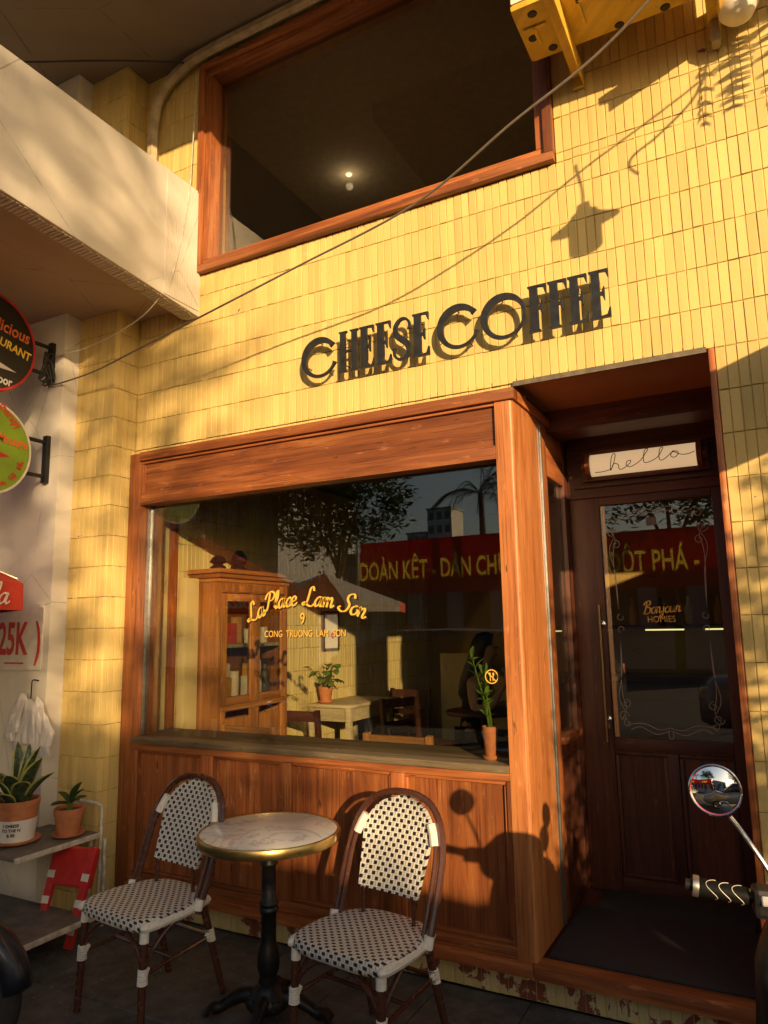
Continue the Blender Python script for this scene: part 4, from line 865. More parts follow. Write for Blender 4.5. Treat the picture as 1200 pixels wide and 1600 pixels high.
bx('top_board',CABX,cb,X0+.021,X1-.02,Y0+.031,Y1-.031,1.79,1.81); bx('bottom_board',CABX,cb,X0+.021,X1-.005,Y0+.031,Y1-.031,1.03,1.055)
bx('shelf',TABW,cb,X0+.021,X1-.03,Y0+.031,Y1-.031,1.425,1.45)
ym=(Y0+Y1)/2
for a,b in ((Y0+.031,ym-.001),(ym+.001,Y1-.031)):
    d=bpy.data.objects.new('cabinet_door',None); COL.objects.link(d); d.parent=cb
    bx('stile',CABZ,d,X1-.018,X1+.004,a,a+.05,1.06,1.785,.003); bx('stile',CABZ,d,X1-.018,X1+.004,b-.05,b,1.06,1.785,.003); bx('rail',CABX,d,X1-.018,X1+.004,a+.051,b-.051,1.06,1.11,.003); bx('rail',CABX,d,X1-.018,X1+.004,a+.051,b-.051,1.735,1.785,.003)
    bx('pane',GLASS,d,X1-.010,X1-.006,a+.05,b-.05,1.11,1.735)
    d=bpy.data.objects.new('lower_door',None); COL.objects.link(d); d.parent=cb
    bx('panel',CABZ,d,X1-.018,X1-.004,a+.045,b-.045,.24,.97); bx('stile',CABZ,d,X1-.018,X1+.004,a,a+.045,.19,1.02,.003); bx('stile',CABZ,d,X1-.018,X1+.004,b-.045,b,.19,1.02,.003)
bx('mid_rail',CABX,cb,X1-.02,X1+.008,Y0+.031,Y1-.031,1.021,1.058,.003); bx('base',CABX,cb,X0+.021,X1+.004,Y0+.031,Y1-.031,.16,.189)
random.seed(21)
cm_=[plain('cup_'+str(i),c,.4,0,.1,20,0) for i,c in enumerate([(.70,.62,.55),(.55,.35,.30),(.62,.08,.06),(.70,.66,.58),(.10,.09,.08),(.66,.34,.08)])]
spots=[(.60,1.451,.085,.035,3,'white tumbler at the left of the upper cabinet shelf'),(.67,1.451,.20,.034,0,'tall pale cup behind the tumbler on the upper cabinet shelf'),(.76,1.451,.14,.045,2,'red box on the upper cabinet shelf'),(.83,1.451,.18,.034,5,'orange packet beside the red box in the cabinet'),(.95,1.451,.10,.036,3,'white mug in the right half of the upper cabinet shelf'),(1.03,1.451,.16,.034,4,'black canister on the upper cabinet shelf'),(1.12,1.451,.11,.034,0,'pale jar next to the black canister in the cabinet'),
(.61,1.056,.19,.038,1,'pinkish tumbler at the bottom left of the cabinet'),(.71,1.056,.17,.046,5,'orange floral box at the bottom of the cabinet'),(.80,1.056,.21,.036,0,'tall pale tin at the bottom middle of the cabinet'),(.615,1.247,.10,.030,0,'small cup on the pinkish tumbler in the cabinet'),(.71,1.228,.09,.036,3,'white box stacked on the orange floral box'),(.955,1.228,.10,.034,5,'orange tin stacked on the white printed box'),(1.05,1.208,.12,.030,3,'white cup stacked on the cream tin'),(.96,1.056,.17,.045,3,'white printed box at the bottom right of the cabinet'),(1.05,1.056,.15,.038,0,'cream tin at the bottom right of the cabinet'),(1.14,1.056,.24,.036,4,'black bottle at the far right of the cabinet bottom')]
for (y,z,h,r,ci,lb) in spots:
    if 'box' in lb or 'packet' in lb: o=bx('display_box',cm_[ci],None,-3.31-r*.6,-3.31+r*.6,y-r,y+r,z,z+h,.003); tag(o,lb,'box')
    else: o=MB().lathe([(0,0),(r*.8,0),(r*.85,.005),(r,h*.7),(r*.98,h*.78),(r*(.45 if ci==4 else .92),h*.86),(r*(.42 if ci==4 else .95),h),(0,h)],(-3.30,y,z),18).build('display_cup',cm_[ci],None,True,angle=40); tag(o,lb,'cup')
for (y,h,lb) in ((.62,.10,'small dark ornament on top of the cabinet near the window'),(.84,.15,'round black figurine on top of the wooden cabinet')):
    o=MB().lathe([(0,0),(.05,0),(.055,.02),(.03,.04),(.06,h*.55),(.045,h*.8),(.02,h),(0,h)],(-3.30,y,1.945),14).build('ornament',BLACKM,None,True); tag(o,lb,'ornament')
o=bx('cream_board',CREAM,None,-3.425,-3.36,.385,.505,.16,1.885,.004); tag(o,'tall narrow cream board standing left of the display cabinet','board')
# wall panel beside it
o=bx('wall_panel',W_Z,None,-3.449,-3.437,.302,.384,.16,2.3,.003); tag(o,'narrow red wood panel on the tiled wall inside the window','panel')
# table
it=thing('interior_table','pale wooden table against the tiled wall inside the cafe','table')
bx('table_top',TABW,it,-3.445,-3.03,1.90,2.66,.905,.932,.005); bx('apron',TABW,it,-3.43,-3.06,1.925,1.945,.80,.904); bx('apron',TABW,it,-3.075,-3.055,1.95,2.63,.80,.904)
for x in (-3.42,-3.065):
    for y in (1.93,2.62): bx('leg',TABW,it,x-.022,x+.022,y-.022,y+.022,.16,.904,.003)
ip=thing('table_plant','bushy green plant in a terracotta pot on the pale wooden table','potted plant',(-3.33,2.0,.935))
pot(ip,.045,.062,.12,.012,TERRA,.03)
random.seed(4)
for k in range(16):
    a=random.uniform(0,6.28); h=random.uniform(.16,.34); r=random.uniform(.04,.15)
    P=[(0,0,.10),(r*.5*math.cos(a),r*.5*math.sin(a),h*.7),(r*math.cos(a),r*math.sin(a),h)]; MB().tube(catmull(P,4),.003,5).build('stem',LEAF,ip)
    m=MB(); e=Vector(P[-1]); blade(m,e,e+Vector((math.cos(a)*.085,math.sin(a)*.085,-.03)),.075,.3,6,droop=.12); m.build('leaf',LEAFB,ip,True)
pf=thing('picture_frame','small framed print on the tiled interior wall','picture',(-3.445,2.25,1.52))
bx('print',WPR,pf,-.0,.012,-.11,.11,-.15,.15)
for b in ((-.13,.13,.15,.17),(-.13,.13,-.17,-.15),(-.13,-.11,-.149,.149),(.11,.13,-.149,.149)): bx('frame',DW,pf,-.005,.022,*b,.003)
MB().lathe([(0,0),(.03,0),(.03,.001),(0,.001)],(.0125,.03,-.04),16,Matrix.Rotation(R(90),3,'Y')).build('red_motif',REDPR,pf)
# wooden chairs
def wood_chair(label,loc,rz,mats=(CABX,CABZ)):
    t=thing('wooden_chair',label,'chair',loc,rz,'wooden chairs inside the cafe')
    bx('seat',mats[0],t,-.21,.21,-.21,.19,.43,.46,.008)
    for s in (-1,1):
        bx('leg',mats[1],t,s*.19-.018,s*.19+.018,-.19,-.155,0,.43,.004); MB().box(-.018,.018,-.02,.02,0,.80,Matrix.Translation((s*.195,.19,0))@Matrix.Rotation(R(-6),4,'X')).build('back_post',mats[1],t,bevel=.006)
    MB().box(-.19,.19,-.010,.010,.715,.79,Matrix.Translation((0,.19,0))@Matrix.Rotation(R(-6),4,'X')).build('back_slat',mats[0],t,bevel=.004); MB().box(-.18,.18,-.008,.008,.56,.61,Matrix.Translation((0,.19,0))@Matrix.Rotation(R(-6),4,'X')).build('back_slat',mats[0],t,bevel=.004)
    bx('stretcher',mats[0],t,-.19,.19,-.18,-.165,.2,.23)
    return t
OC=wood('orange_chair_wood','X',(.26,.10,.02),(.44,.19,.05),(.52,.26,.08)); OC2=wood('orange_chair_wood_vertical','Z',(.26,.10,.02),(.44,.19,.05),(.52,.26,.08))
wood_chair('orange wooden chair back showing above the middle of the window counter',(-1.91,.80,.16),R(180),(OC,OC2)); wood_chair('orange wooden chair in front of the display cabinet',(-2.96,.80,.16),R(180),(OC,OC2))
wood_chair('dark chair between the cabinet and the pale table',(-3.18,1.62,.16),R(180),(DWX,DW)); wood_chair('dark chair behind the far end of the pale table',(-3.15,2.95,.16),R(0),(DWX,DW)); wood_chair('dark chair in the middle of the cafe',(-2.62,2.35,.16),R(70),(DWX,DW))
ct=thing('cafe_table','small dark round table the seated woman leans on','table',(-2.12,2.45,.16))
MB().lathe([(0,.685),(.30,.685),(.305,.70),(.30,.712),(0,.712)],n=32).build('table_top',DW,ct,True); MB().lathe([(.2,0),(.2,.015),(.03,.03),(.028,.685)],n=20).build('pedestal',BLACKM,ct,True)
# seated person
pe=thing('person','seated person with long black hair and dark top leaning on a table','person',(-2.30,2.62,.16))
def skinfig(name,V,E,rad,mat,parent,sub=2):
    me=bpy.data.meshes.new(name); me.from_pydata(V,E,[]); o=bpy.data.objects.new(name,me); COL.objects.link(o); o.parent=parent; me.materials.append(mat)
    m=o.modifiers.new('skin','SKIN'); 
    for i,r in enumerate(rad): me.skin_vertices[0].data[i].radius=r if isinstance(r,tuple) else (r,r); 
    for i in range(len(V)): me.skin_vertices[0].data[i].use_root=(i==0)
    m.use_smooth_shade=True; s=o.modifiers.new('sub','SUBSURF'); s.levels=sub; s.render_levels=sub; return o
V=[(0,0,.47),(0.02,0,.62),(.05,-.01,.80),(.10,-.02,.95),(.13,-.02,1.02),(.16,-.02,1.08),(.18,-.02,1.16),(.185,-.02,1.24),
 (.09,-.17,.92),(.12,-.22,.72),(.24,-.16,.74),(.33,-.10,.90),(.35,-.09,.96),
 (.09,.15,.92),(.14,.20,.70),(.28,.14,.73),(.36,.10,.76),
 (.03,-.09,.45),(.40,-.11,.46),(.42,-.11,.10),(.52,-.11,.04),(.03,.09,.45),(.40,.11,.46),(.42,.11,.10),(.52,.11,.04)]
E_=[(0,1),(1,2),(2,3),(3,4),(4,5),(5,6),(6,7),(3,8),(8,9),(9,10),(10,11),(11,12),(3,13),(13,14),(14,15),(15,16),(0,17),(17,18),(18,19),(19,20),(0,21),(21,22),(22,23),(23,24)]
rd=[(.13,.10),(.115,.09),(.125,.09),(.10,.08),.05,.05,.085,.075,.052,.042,.036,.026,.022,.052,.042,.036,.026,.085,.06,.04,.03,.085,.06,.04,.03]
skinfig('body',V,E_,rd,SKIN,pe)
skinfig('top',[(0,0,.45),(.02,0,.62),(.05,-.01,.80),(.09,-.02,.95),(.085,-.14,.92),(.085,.12,.92)],[(0,1),(1,2),(2,3),(3,4),(3,5)],[(.145,.115),(.13,.105),(.14,.105),(.10,.09),.068,.068],CLOTH,pe)
skinfig('trousers',[(0,0,.46),(.03,-.09,.45),(.40,-.11,.46),(.42,-.11,.12),(.03,.09,.45),(.40,.11,.46),(.42,.11,.12)],[(0,1),(1,2),(2,3),(0,4),(4,5),(5,6)],[.13,.095,.072,.055,.095,.072,.055],CLOTH,pe)
hr=MB(); n=16
vs=[];fs=[]
for j,(z,r,cx) in enumerate(((1.33,.02,.16),(1.31,.075,.16),(1.25,.105,.150),(1.17,.108,.135),(1.08,.105,.09),(.95,.10,.03),(.82,.085,-.01),(.74,.03,-.02))):
    for k in range(n):
        a=2*math.pi*k/n; f=1.0
        if math.cos(a)>.55 and 1.02<z<1.27: f=.62
        vs.append((cx+r*f*math.cos(a),-.02+r*1.0*math.sin(a),z))
for j in range(7):
    for k in range(n): fs.append((j*n+k,j*n+(k+1)%n,(j+1)*n+(k+1)%n,(j+1)*n+k))
fs+=[tuple(range(n)),tuple(range(7*n,8*n))]; hr.add(vs,fs); o=hr.build('hair',HAIR,pe,True,angle=80)
fc=MB(); fc.lathe([(0,0),(.012,.004),(.014,.02),(.0,.045)],(.262,-.02,1.175),8,Matrix.Rotation(R(90),3,'Y')@Matrix.Scale(.5,3)); 
fc.build('nose',SKIN,pe,True)
for s in (-1,1):
    MB().lathe([(0,-.008),(.009,-.004),(.009,.004),(0,.008)],(.252,-.02+s*.03,1.20),8).build('eye',BLK,pe,True)
    MB().lathe([(0,-.02),(.012,-.01),(.012,.015),(0,.025)],(.17,-.02+s*.085,1.18),8).build('ear',SKIN,pe,True)
MB().lathe([(0,-.02),(.006,-.01),(.006,.01),(0,.02)],(.256,-.02,1.135),8,Matrix.Rotation(R(90),3,'X')).build('mouth',REDPR,pe,True)
for k in range(5):
    y=-.115+.012*k; MB().tube(catmull([(.345,y,.965),(.352,y+.002,1.00),(.335,y+.004,1.03-.006*abs(k-2)),(.315,y+.004,1.035-.006*abs(k-2))],4),[.0085]*13,6).build('finger',SKIN,pe,True)
st=thing('stool','dark padded stool under the seated person','stool',(-2.30,2.62,.16)); MB().lathe([(0,.34),(.20,.34),(.21,.36),(.205,.39),(0,.395)],n=28).build('seat',CLOTH,st,True)
for k in range(4): a=R(45+90*k); MB().tube([(.12*math.cos(a),.12*math.sin(a),.34),(.19*math.cos(a),.19*math.sin(a),0)],.012,8).build('leg',BLACKM,st)
# bar with lit shelf
br=thing('bar_shelf','dark bar shelf with thin yellow light strips behind the door','shelf')
bx('board',DWX,br,-1.95,.9,3.22,3.49,1.49,1.52); bx('light_strip',LED,br,-.96,-.66,3.225,3.24,1.474,1.486); bx('light_strip',LED,br,-.50,-.22,3.225,3.24,1.474,1.486); bx('light_strip',LED,br,-1.85,-1.66,3.225,3.24,1.474,1.486)
bc=thing('bar_counter','dark wooden bar counter deep inside the cafe','counter'); bx('front',DWX,bc,-1.6,.9,2.75,2.80,.16,1.10); bx('top',DWX,bc,-1.65,.95,2.70,3.15,1.101,1.14,.004)
random.seed(8)
for k in range(9):
    o=MB().lathe([(0,0),(.035,0),(.037,.01),(.037,.13),(.014,.18),(.013,.23),(0,.23)],(-1.5+.22*k,3.32,1.521),12).build('bottle',[DKM,cm_[0],cm_[5]][k%3],None,True); tag(o,['first','second','third','fourth','fifth','sixth','seventh','eighth','ninth'][k]+' bottle from the left on the lit bar shelf','bottle','bottles on the bar shelf')
# ============================================================ SCOOTERS
def wheel(t,x,y,z,r,w_):
    wl=bpy.data.objects.new('wheel',None); COL.objects.link(wl); wl.parent=t; wl.location=(x,y,z)
    Mx=Matrix.Rotation(R(90),3,'Y')
    MB().lathe([(r*.70,-w_*.42),(r*.80,-w_*.5),(r*.93,-w_*.42),(r,-w_*.15),(r,w_*.15),(r*.93,w_*.42),(r*.80,w_*.5),(r*.70,w_*.42)],n=36,M=Mx,cap=False).build('tyre',RUBBER,wl,True)
    MB().lathe([(r*.71,-w_*.40),(r*.64,-w_*.30),(r*.64,w_*.30),(r*.71,w_*.40)],n=36,M=Mx,cap=False).build('rim',CHROME,wl,True)
    MB().lathe([(0,-.05),(.035,-.05),(.035,.05),(0,.05)],n=16,M=Mx).build('hub',GREYM,wl,True)
    sp_=MB()
    for k in range(14):
        a=2*math.pi*k/14; b=a+.35*(1 if k%2 else -1); sp_.tube([((.03 if k%2 else -.03),.033*math.cos(a),.033*math.sin(a)),(0,r*.66*math.cos(b),r*.66*math.sin(b))],.0025,4)
    sp_.build('spoke',CHROME,wl); MB().lathe([(.03,.046),(.09,.046),(.09,.05),(.03,.05)],n=20,M=Mx,cap=False).build('brake_disc',GREYM,wl,True)
def loft(mb,secs,n=16,cap=True):
    """sections: (y,zc,hw,hh,pow) -> superellipse rings along local Y"""
    vs=[];fs=[]
    for (x,y,zc,hw,hh,e) in secs:
        for k in range(n):
            a=2*math.pi*k/n; c,s=math.cos(a),math.sin(a); vs.append((x+hw*abs(c)**e*(1 if c>=0 else -1),y,zc+hh*abs(s)**e*(1 if s>=0 else -1)))
    for i in range(len(secs)-1):
        for k in range(n): fs.append((i*n+k,i*n+(k+1)%n,(i+1)*n+(k+1)%n,(i+1)*n+k))
    if cap: fs+=[tuple(range(n)),tuple(range((len(secs)-1)*n,len(secs)*n))]
    return mb.add(vs,fs)
def make_scooter(label,loc,rz,paint,trim):
    t=thing('motor_scooter',label,'scooter',loc,rz,'motor scooters parked outside the cafe')
    wheel(t,0,.42,.27,.27,.085); wheel(t,0,-.86,.27,.27,.095)
    # front fender (arc over the wheel)
    m=MB(); n=14; vs=[];fs=[]
    for i in range(n+1):
        a=R(8+135*i/n); 
        for k,(q,dr_) in enumerate(((-1,-.045),(-.75,.006),(0,.022),(.75,.006),(1,-.045))): vs.append((q*.068,.42+(.285+dr_)*math.cos(a),.27+(.285+dr_)*math.sin(a)))
    for i in range(n):
        for k in range(4): fs.append((i*5+k,i*5+k+1,i*5+5+k+1,i*5+5+k))
    thick(m.add(vs,fs).build('front_fender',paint,t,True,angle=70),.004)
    m=MB()
    for s in (-1,1): m.tube([(s*.062,.42,.27),(s*.062,.30,.62)],.016,8)
    m.build('fork',CHROME,t,True)
    # front shield
    loft(MB(),[(0,.36,.62,.05,.10,.8),(0,.30,.66,.17,.22,.75),(0,.20,.66,.225,.29,.6),(0,.12,.64,.23,.30,.6),(0,.08,.62,.20,.27,.6)]).build('front_shield',paint,t,True,angle=50)
    m=MB(); m.tube(catmull([(-.195,.15,.38),(-.212,.16,.55),(-.208,.17,.75),(-.16,.17,.88)],5),.010,6); m.build('shield_trim',trim,t,True); m=MB(); m.tube(catmull([(.195,.15,.38),(.212,.16,.55),(.208,.17,.75),(.16,.17,.88)],5),.010,6); m.build('shield_trim',trim,t,True)
    bx('footboard',BLACKP,t,-.17,.17,-.34,.10,.28,.34,.02)
    loft(MB(),[(0,-.30,.44,.12,.14,.6),(0,-.42,.52,.17,.20,.6),(0,-.75,.56,.185,.18,.65),(0,-1.05,.62,.14,.13,.7),(0,-1.22,.67,.06,.06,.8)]).build('rear_body',paint,t,True,angle=50)
    loft(MB(),[(0,-.28,.70,.10,.035,.7),(0,-.40,.735,.15,.055,.7),(0,-.70,.76,.155,.055,.7),(0,-.80,.79,.15,.06,.7),(0,-1.08,.81,.11,.045,.75),(0,-1.16,.81,.05,.02,.8)]).build('seat',BLACKP,t,True,angle=50)
    MB().tube([(.13,-.55,.30),(.15,-.80,.28),(.155,-1.10,.33)],[.035,.055,.05],12).build('exhaust',BLACKM,t,True)
    m=MB()
    for s in (-1,1): m.tube(catmull([(s*.10,-1.0,.86),(s*.09,-1.2,.88),(0,-1.27,.88)],4),.012,8)
    m.build('grab_rail',CHROME,t,True); bx('tail_light',REDP,t,-.06,.06,-1.245,-1.205,.62,.68,.01); bx('number_plate',WPL,t,-.10,.10,-1.27,-1.262,.44,.56)
    # handlebar cover, headlight
    loft(MB(),[(0,.16,.93,.05,.05,.9),(0,.12,.95,.11,.10,.8),(0,.04,.97,.135,.11,.75),(0,-.05,.965,.11,.075,.75),(0,-.09,.96,.05,.035,.8)]).build('handlebar_cover',paint,t,True,angle=50)
    MB().lathe([(0,.02),(.05,.015),(.065,0),(.065,-.02)],(0,.145,.935),20,Matrix.Rotation(R(-90),3,'X')).build('headlight',CARG,t,True)
    for s in (-1,1):
        hb=bpy.data.objects.new('handlebar',None); COL.objects.link(hb); hb.parent=t
        MB().tube([(s*.07,-.01,.965),(s*.16,-.01,.975),(s*.300,-.038,.991)],.011,10).build('bar',BLACKM,hb,True)
        g=MB(); pa=Vector((s*.205,-.019,.980)); pb=Vector((s*.298,-.037,.991)); g.tube([pa,pa.lerp(pb,.1),pa.lerp(pb,.5),pa.lerp(pb,.92),pb],[.0165,.0175,.0170,.0185,.017],14); g.build('grip',GRIPM,hb,True)
        d=(pb-pa).normalized(); g=MB()
        g.tube([pb,pb+d*.006,pb+d*.012],[.0215,.022,.0215],14); g.build('grip_flange',GREYM,hb,True); MB().tube([pb+d*.012,pb+d*.026],[.0125,.011],12).build('bar_end',BLACKM,hb,True)
        gr_=MB()
        for q in range(3):
            c=pa.lerp(pb,.22+.26*q); pts=[]
            for a in range(-70,111,15):
                an=R(a); u_=d.cross(Vector((0,0,1))).normalized(); w2=u_.cross(d); pts.append(c+d*(.012*math.sin(R(a*2)))+(u_*math.cos(an)*s*-1*-1+w2*math.sin(an))*.0178)
            gr_.tube(pts,.0008,4)
        gr_.build('grip_groove',WMET,hb)
        MB().box(-.040,.040,-.026,.026,-.028,.030,Matrix.Translation((s*.158,-.016,.975))@Matrix.Rotation(R(-s*12),4,'Z')).build('switch_housing',BLACKP,hb,bevel=.010)
        MB().box(-.022,.022,-.006,.0,-.012,.014,Matrix.Translation((s*.158,-.040,.985))@Matrix.Rotation(R(-s*12),4,'Z')@Matrix.Rotation(R(-25),4,'X')).build('switch_button',GREYM,hb,bevel=.003)
        MB().tube(catmull([(s*.12,.03,.965),(s*.18,.055,.965),(s*.26,.045,.968),(s*.33,.03,.97)],4),[.007]*13,6).build('brake_lever',GREYM,hb,True)
        MB().tube(catmull([(s*.155,.005,.99),(s*.16,.01,1.02),(s*.205,.018,1.09),(s*.232,.024,1.125)],5),.0052,8).build('mirror_stalk',CHROME,hb,True)
        c=Vector((s*.258,.030,1.178)); dirn=Vector((-s*.10+.0,-1,.10)).normalized(); q=dirn.to_track_quat('Z','Y').to_matrix()
        MB().lathe([(0,-.028),(.03,-.024),(.048,-.012),(.0545,.0),(.0545,.006),(.051,.008),(.051,.004)],c,32,q,cap=False).build('mirror_shell',trim if trim is REDP else BLACKP,hb,True)
        MB().lathe([(0,.0105),(.02,.0098),(.037,.0080),(.0515,.0045)],c,32,q).build('mirror_glass',MIRR,hb,True,angle=80)
        MB().lathe([(.0505,.009),(.0525,.0105),(.055,.009),(.055,.004)],c,32,q,cap=False).build('mirror_ring',CHROME,hb,True)
    return t
def mirr():
    k=NT('mirror_glass'); k.col((.82,.84,.84)); k.set(Metallic=1.,Roughness=.02); return k.m
MIRR=mirr(); GRIPM=plain('black_grip',(.007,.007,.007),.6,0,.2,30,0); GRIPM.node_tree.nodes['Principled BSDF'].inputs['Specular IOR Level'].default_value=.12
make_scooter('black scooter with red trim whose mirror and grip enter at the right edge',(.105,-1.385,0),R(-3),BLACKP,REDP)
make_scooter('second dark scooter parked to the right, outside the frame',(.865,-1.74,0),R(-3),NAVY,GREYM)
make_scooter('dark blue scooter whose front wheel shows at the lower left corner',(-3.07,-1.67,0),R(-60),NAVY,CHROME)
# ============================================================ ACROSS THE STREET
def leaves(mb,n,fn,size,flat=.6):
    for _ in range(n):
        p=Vector(fn()); a=random.uniform(0,6.28); t_=Vector((math.cos(a),math.sin(a),random.uniform(-.8,.4))).normalized(); s=t_.cross(Vector((random.uniform(-.5,.5),random.uniform(-.5,.5),1))).normalized(); L=size*random.uniform(.6,1.3); W=L*.42
        mb.add([p,p+t_*L*.5+s*W*.5,p+t_*L,p+t_*L*.5-s*W*.5],[(0,1,2,3)])
def tree(label,base,h,crowns,nl,size,mat=LEAFD,group='trees across the street',r=.16):
    t=thing('street_tree',label,'tree',base,0,group); b=Vector(base)
    MB().tube(catmull([(0,0,0),(.05,.02,h*.35),(-.05,.05,h*.7),(.0,0,h)],5),[r*(1-.045*i) for i in range(16)],10).build('trunk',BARK,t,True)
    lm=MB()
    for (x,y,z,rx,rz_) in crowns: lm.tube(catmull([(0,0,h*.75),(x*.5,y*.5,(h*.8+z)/2),(x,y,z)],4),[r*.45*(1-.08*i) for i in range(9)],6)
    lm.build('limbs',BARK,t,True)
    mb=MB(); tot=sum(c[3]**2*c[4] for c in crowns)
    for (x,y,z,rx,rz_) in crowns:
        k=int(nl*rx*rx*rz_/tot); cl=[]
        for _ in range(max(4,k//60)):
            d=Vector((random.gauss(0,1),random.gauss(0,1),random.gauss(0,1))).normalized()*random.uniform(.35,1)**.5; cl.append((x+d.x*rx,y+d.y*rx,z+d.z*rz_,random.uniform(.18,.42)*rx))
        def f():
            c=random.choice(cl); return (c[0]+random.gauss(0,c[3]*.6),c[1]+random.gauss(0,c[3]*.6),c[2]+random.gauss(0,c[3]*.55))
        leaves(mb,k,f,size)
    mb.build('crown',mat,t); return t
random.seed(31)
tree('leafy tree across the street reflected in the middle of the shop window',(-12.2,-16.6,0),4.2,[(-.6,0,5.2,1.7,1.3),(.9,.2,5.6,1.3,1.2),(-1.6,.3,6.4,1.6,1.4),(.2,-.5,7.0,1.8,1.2)],9000,.28)
tree('tree across the street reflected in the upper door glass',(-2.5,-17.5,0),4.3,[(-.8,0,5.4,1.5,1.1),(1.0,0,5.6,1.6,1.2),(0,.4,6.6,1.7,1.2)],5000,.30)
tree('tree across the street further left of the banner',(-17.5,-17.2,0),4.5,[(0,0,5.5,1.9,1.5),(1.2,.3,6.5,1.5,1.2)],4000,.30)
# the tall tree down the street whose shade dapples the left of the facade
tree('tall street tree standing toward the low sun',(7.95,-14.0,0),5.6,[(-1.3,.4,4.6,1.6,1.3),(-.3,.2,5.2,1.1,1.1),(-1.1,0,6.6,1.6,1.4),(-.3,.3,7.2,1.1,1.2),(-1.0,-.4,8.6,1.5,1.3),(-.8,.2,10.0,1.2,1.0),(-2.6,-.3,5.6,1.3,1.5),(-2.7,0,7.9,1.3,1.3),(-1.6,.2,3.6,1.6,.9)],15000,.24,LEAF,r=.2)
tree('small leafy tree outside the frame, filled out to shade the doorway',(2.95,-3.25,0),1.9,[(-.30,.1,1.45,.50,.42),(.3,-.1,1.8,.6,.5),(-.1,.2,2.3,.55,.42),(.2,.3,1.2,.55,.45),(-.15,.15,1.05,.5,.45),(.5,0,1.2,.5,.45),(-.1,.1,2.75,.45,.35)],14500,.095,LEAF,r=.05)  # dense low crowns put in to block sun from doorway and right wall
tree('unseen low bushy tree added beside the tall one to shade the lower left',(8.55,-13.2,0),3.4,[(-.3,0,4.35,1.1,.5),(.2,.1,4.25,.6,.45),(-1.5,.2,4.4,1.2,.6),(-2.6,0,4.5,1.2,.7),(-.9,0,3.6,1.5,.5)],9000,.22,LEAF,r=.14)  # extra crown added out of view, shades the table and left panels
def palm(label,base,h,nf=15,L=1.5):
    t=thing('palm_tree',label,'tree',base,0,'palms across the street'); MB().tube([(0,0,0),(.05,0,h*.5),(0,0,h)],[.15,.11,.09],8).build('trunk',BARK,t,True)
    for k in range(nf):
        a=2*math.pi*k/nf+random.uniform(-.2,.2); e=random.uniform(-.5,1.1); m=MB(); c,s=math.cos(a),math.sin(a)
        P=catmull([(0,0,h),(c*L*.35,s*L*.35,h+L*.32*e+.15),(c*L*.7,s*L*.7,h+L*.25*e),(c*L*.95,s*L*.95,h-L*.25+L*.1*e)],6); m.tube(P,.012,4)
        for i in range(3,len(P)):
            p=Vector(P[i]); sd=Vector((-s,c,0)); l=.42*math.sin(math.pi*(i+1)/(len(P)+2))
            for q in (-1,1): 
                for o_ in (0,.04): b=p+Vector((c,s,0))*o_; m.add([b,b+Vector((c,s,0))*.02,b+sd*q*l+Vector((c*.12,s*.12,-.16))],[(0,1,2)])
        m.build('frond',LEAFD,t)
palm('palm tree above the red banner reflected at the right of the window',(-7.55,-17.2,0),5.5); palm('second palm tree behind the corner post reflection',(-6.35,-17.8,0),5.9,14,1.4)
bn=thing('red_banner','long red banner with yellow slogan strung across the street','banner',(-6,-16.0,3.28))
cloth=bx('cloth',BAN,bn,-5.1,5.3,-.004,.004,-.80,.80)
Mb=frame((0,0,0),(-1,0,0),(0,0,1))
def btxt(s,xc,sz,sx):   # lettering is sewn-in yellow cloth and faces away from the cafe
    def mk(e):
        me_=text_mesh(s,sz,e,'CENTER',sx,.016)
        for v in me_.vertices: v.co=(xc+v.co.x,v.co.z,v.co.y-.36)
        return me_
    cut=bpy.data.objects.new('cutter',mk(.02)); COL.objects.link(cut); cut.parent=bn
    bm=bmesh.new(); bm.from_mesh(cut.data); bmesh.ops.remove_doubles(bm,verts=bm.verts,dist=1e-5); bmesh.ops.recalc_face_normals(bm,faces=bm.faces); bm.to_mesh(cut.data); bm.free()
    md=cloth.modifiers.new('cut','BOOLEAN'); md.operation='DIFFERENCE'; md.object=cut; md.solver='EXACT'; md.use_self=True
    bpy.context.view_layer.update(); dg=bpy.context.evaluated_depsgraph_get(); nm=bpy.data.meshes.new_from_object(cloth.evaluated_get(dg)); cloth.modifiers.clear(); cloth.data=nm
    bpy.data.objects.remove(cut)
    me_=mk(0.0); me_.transform(Matrix.Translation((0,.0065,0))); x_=min(v.co.x for v in me_.vertices); bx('lettering',BANT,bn,x_-.05,x_+.14,.0066,.0078,-.36+sz*.33,-.36+sz*.40); me_.materials.clear(); me_.materials.append(BANT); o=bpy.data.objects.new('lettering',me_); COL.objects.link(o); o.parent=bn
btxt('DOÀN KẾT - DÂN CHỦ',-2.75,.80,.56); bx('lettering',BANT,bn,-2.93,-2.75,.0066,.0078,-.16,-.08); btxt('DỘT PHÁ -',3.15,.85,.58)
for x in (-5.2,5.4): MB().tube([(x,0,-3.28),(x,0,1.0)],.05,8).build('pole',GREYM,bn)
def building(label,x0,x1,y0,y1,h,mat,nx,nz,zb=.5,cat='building'):
    t=thing('street_building',label,cat); bx('wall',mat,t,x0,x1,y0,y1,0,h); bx('roof_edge',GREYC,t,x0-.15,x1+.15,y0-.15,y1+.15,h,h+.2)
    dx=(x1-x0)/nx; dz=(h-zb)/nz
    for i in range(nx):
        for j in range(nz): bx('window',WIN,t,x0+dx*(i+.2),x0+dx*(i+.8),y1-.02,y1+.03,zb+dz*(j+.25),zb+dz*(j+.8))
    return t
building('low grey shop row behind the red banner',-14.5,4.0,-26,-20.5,4.1,FACG,12,1)
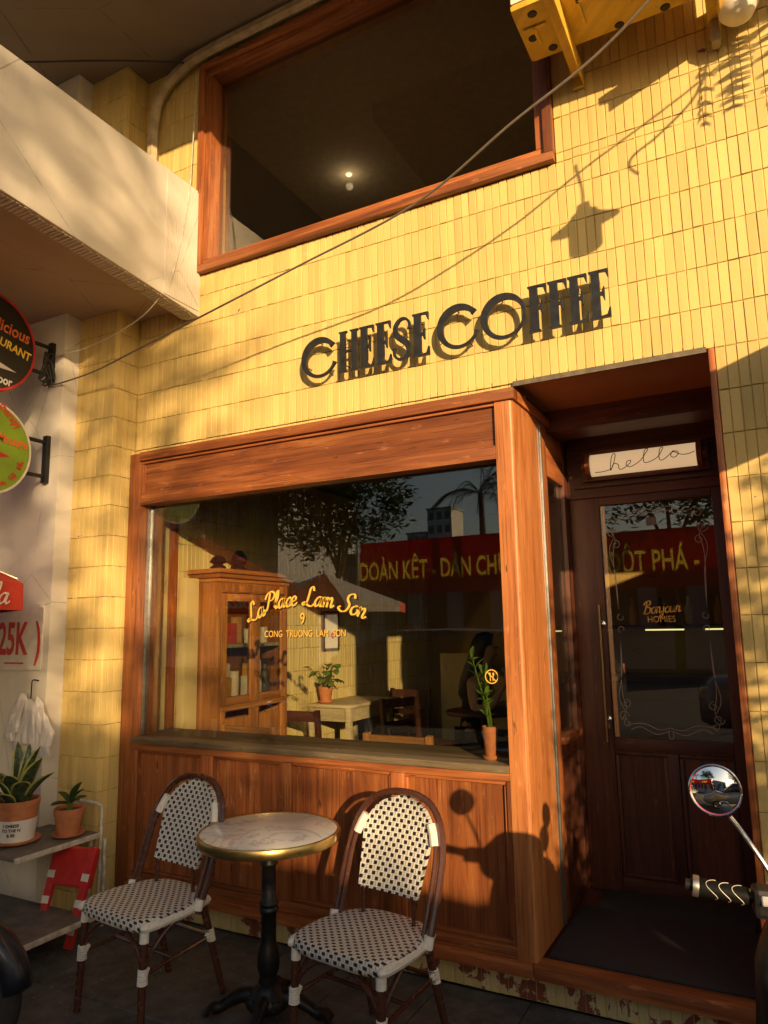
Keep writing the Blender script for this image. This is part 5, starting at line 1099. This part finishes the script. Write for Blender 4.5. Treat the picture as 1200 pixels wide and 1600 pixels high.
building('tall grey-blue building at the left of the window reflection',-27,-17.2,-26,-20,9.5,FACG,5,3)
building('slim pale tower far beyond the palms',-39.0,-35.6,-86,-82,16.5,FACW,3,9); building('lower pale block beside the far tower',-42.0,-39.2,-86,-82,13.5,FACW,3,7)
def parasol(label,loc,r,h,ca,cb_):
    t=thing('street_parasol',label,'umbrella',loc); MB().tube([(0,0,0),(0,0,h+.6)],.025,8).build('pole',GREYM,t)
    for k in range(8):
        a,b=R(45*k),R(45*(k+1)); thick(MB().add([(0,0,h+.55),(r*math.cos(a),r*math.sin(a),h),(r*math.cos(b),r*math.sin(b),h),(r*math.cos(b),r*math.sin(b),h-.16),(r*math.cos(a),r*math.sin(a),h-.16)],[(0,1,2),(1,4,3,2)]).build('panel',ca if k%2 else cb_,t),.004)
parasol('red and cream street parasol reflected in the shop window',(-7.0,-7.6,0),1.5,1.95,REDF,CLOTHW)
def car(label,loc,rz,paint,hh=1.75):
    t=thing('parked_car',label,'car',loc,rz,'cars parked at the kerb'); k=hh/1.75
    loft(MB(),[(0,-2.2,.62,.74,.22,.5),(0,-2.1,.66,.84,.36,.45),(0,-1.2,.70,.90,.44,.4),(0,.6,.70,.90,.44,.4),(0,1.2,.68,.90,.40,.4),(0,2.05,.60,.84,.32,.45),(0,2.22,.56,.72,.22,.5)],24).build('body',paint,t,True,angle=50)
    loft(MB(),[(0,-2.02,1.10,.70,.10,.5),(0,-1.75,1.30*k,.74,.36*k,.4),(0,-.6,1.34*k,.76,.40*k,.4),(0,.25,1.33*k,.75,.38*k,.4),(0,1.05,1.08,.72,.10,.5)],24).build('cabin',CARG,t,True,angle=50)
    loft(MB(),[(0,-1.72,1.66*k,.62,.05,.6),(0,-.6,1.71*k,.66,.05,.6),(0,.22,1.69*k,.62,.05,.6)],20).build('roof',paint,t,True)
    for x in (-.80,.80):
        for y in (-1.38,1.36): wheel(t,x,y,.34,.34,.22)
    for s in (-1,1):
        bx('headlight',WPL,t,s*.62-.16,s*.62+.16,2.10,2.20,.66,.78,.02); bx('tail_light',REDP,t,s*.70-.10,s*.70+.10,-2.19,-2.12,.72,.92,.02); MB().lathe([(0,-.05),(.08,-.04),(.09,.03),(0,.06)],(s*.98,.62,1.08),12).build('wing_mirror',paint,t,True)
    return t
car('grey car added at the kerb to shade the paving',(1.35,-5.0,0),R(90),CARW); car('second grey car added behind the first to extend its shade',(6.3,-5.1,0),R(90),CARW,1.7); car('pale car parked to the left, reflected low in the glass',(-4.3,-5.9,0),R(90),CARD,1.5)  # both grey cars added as sun blockers, height set to shade the paving
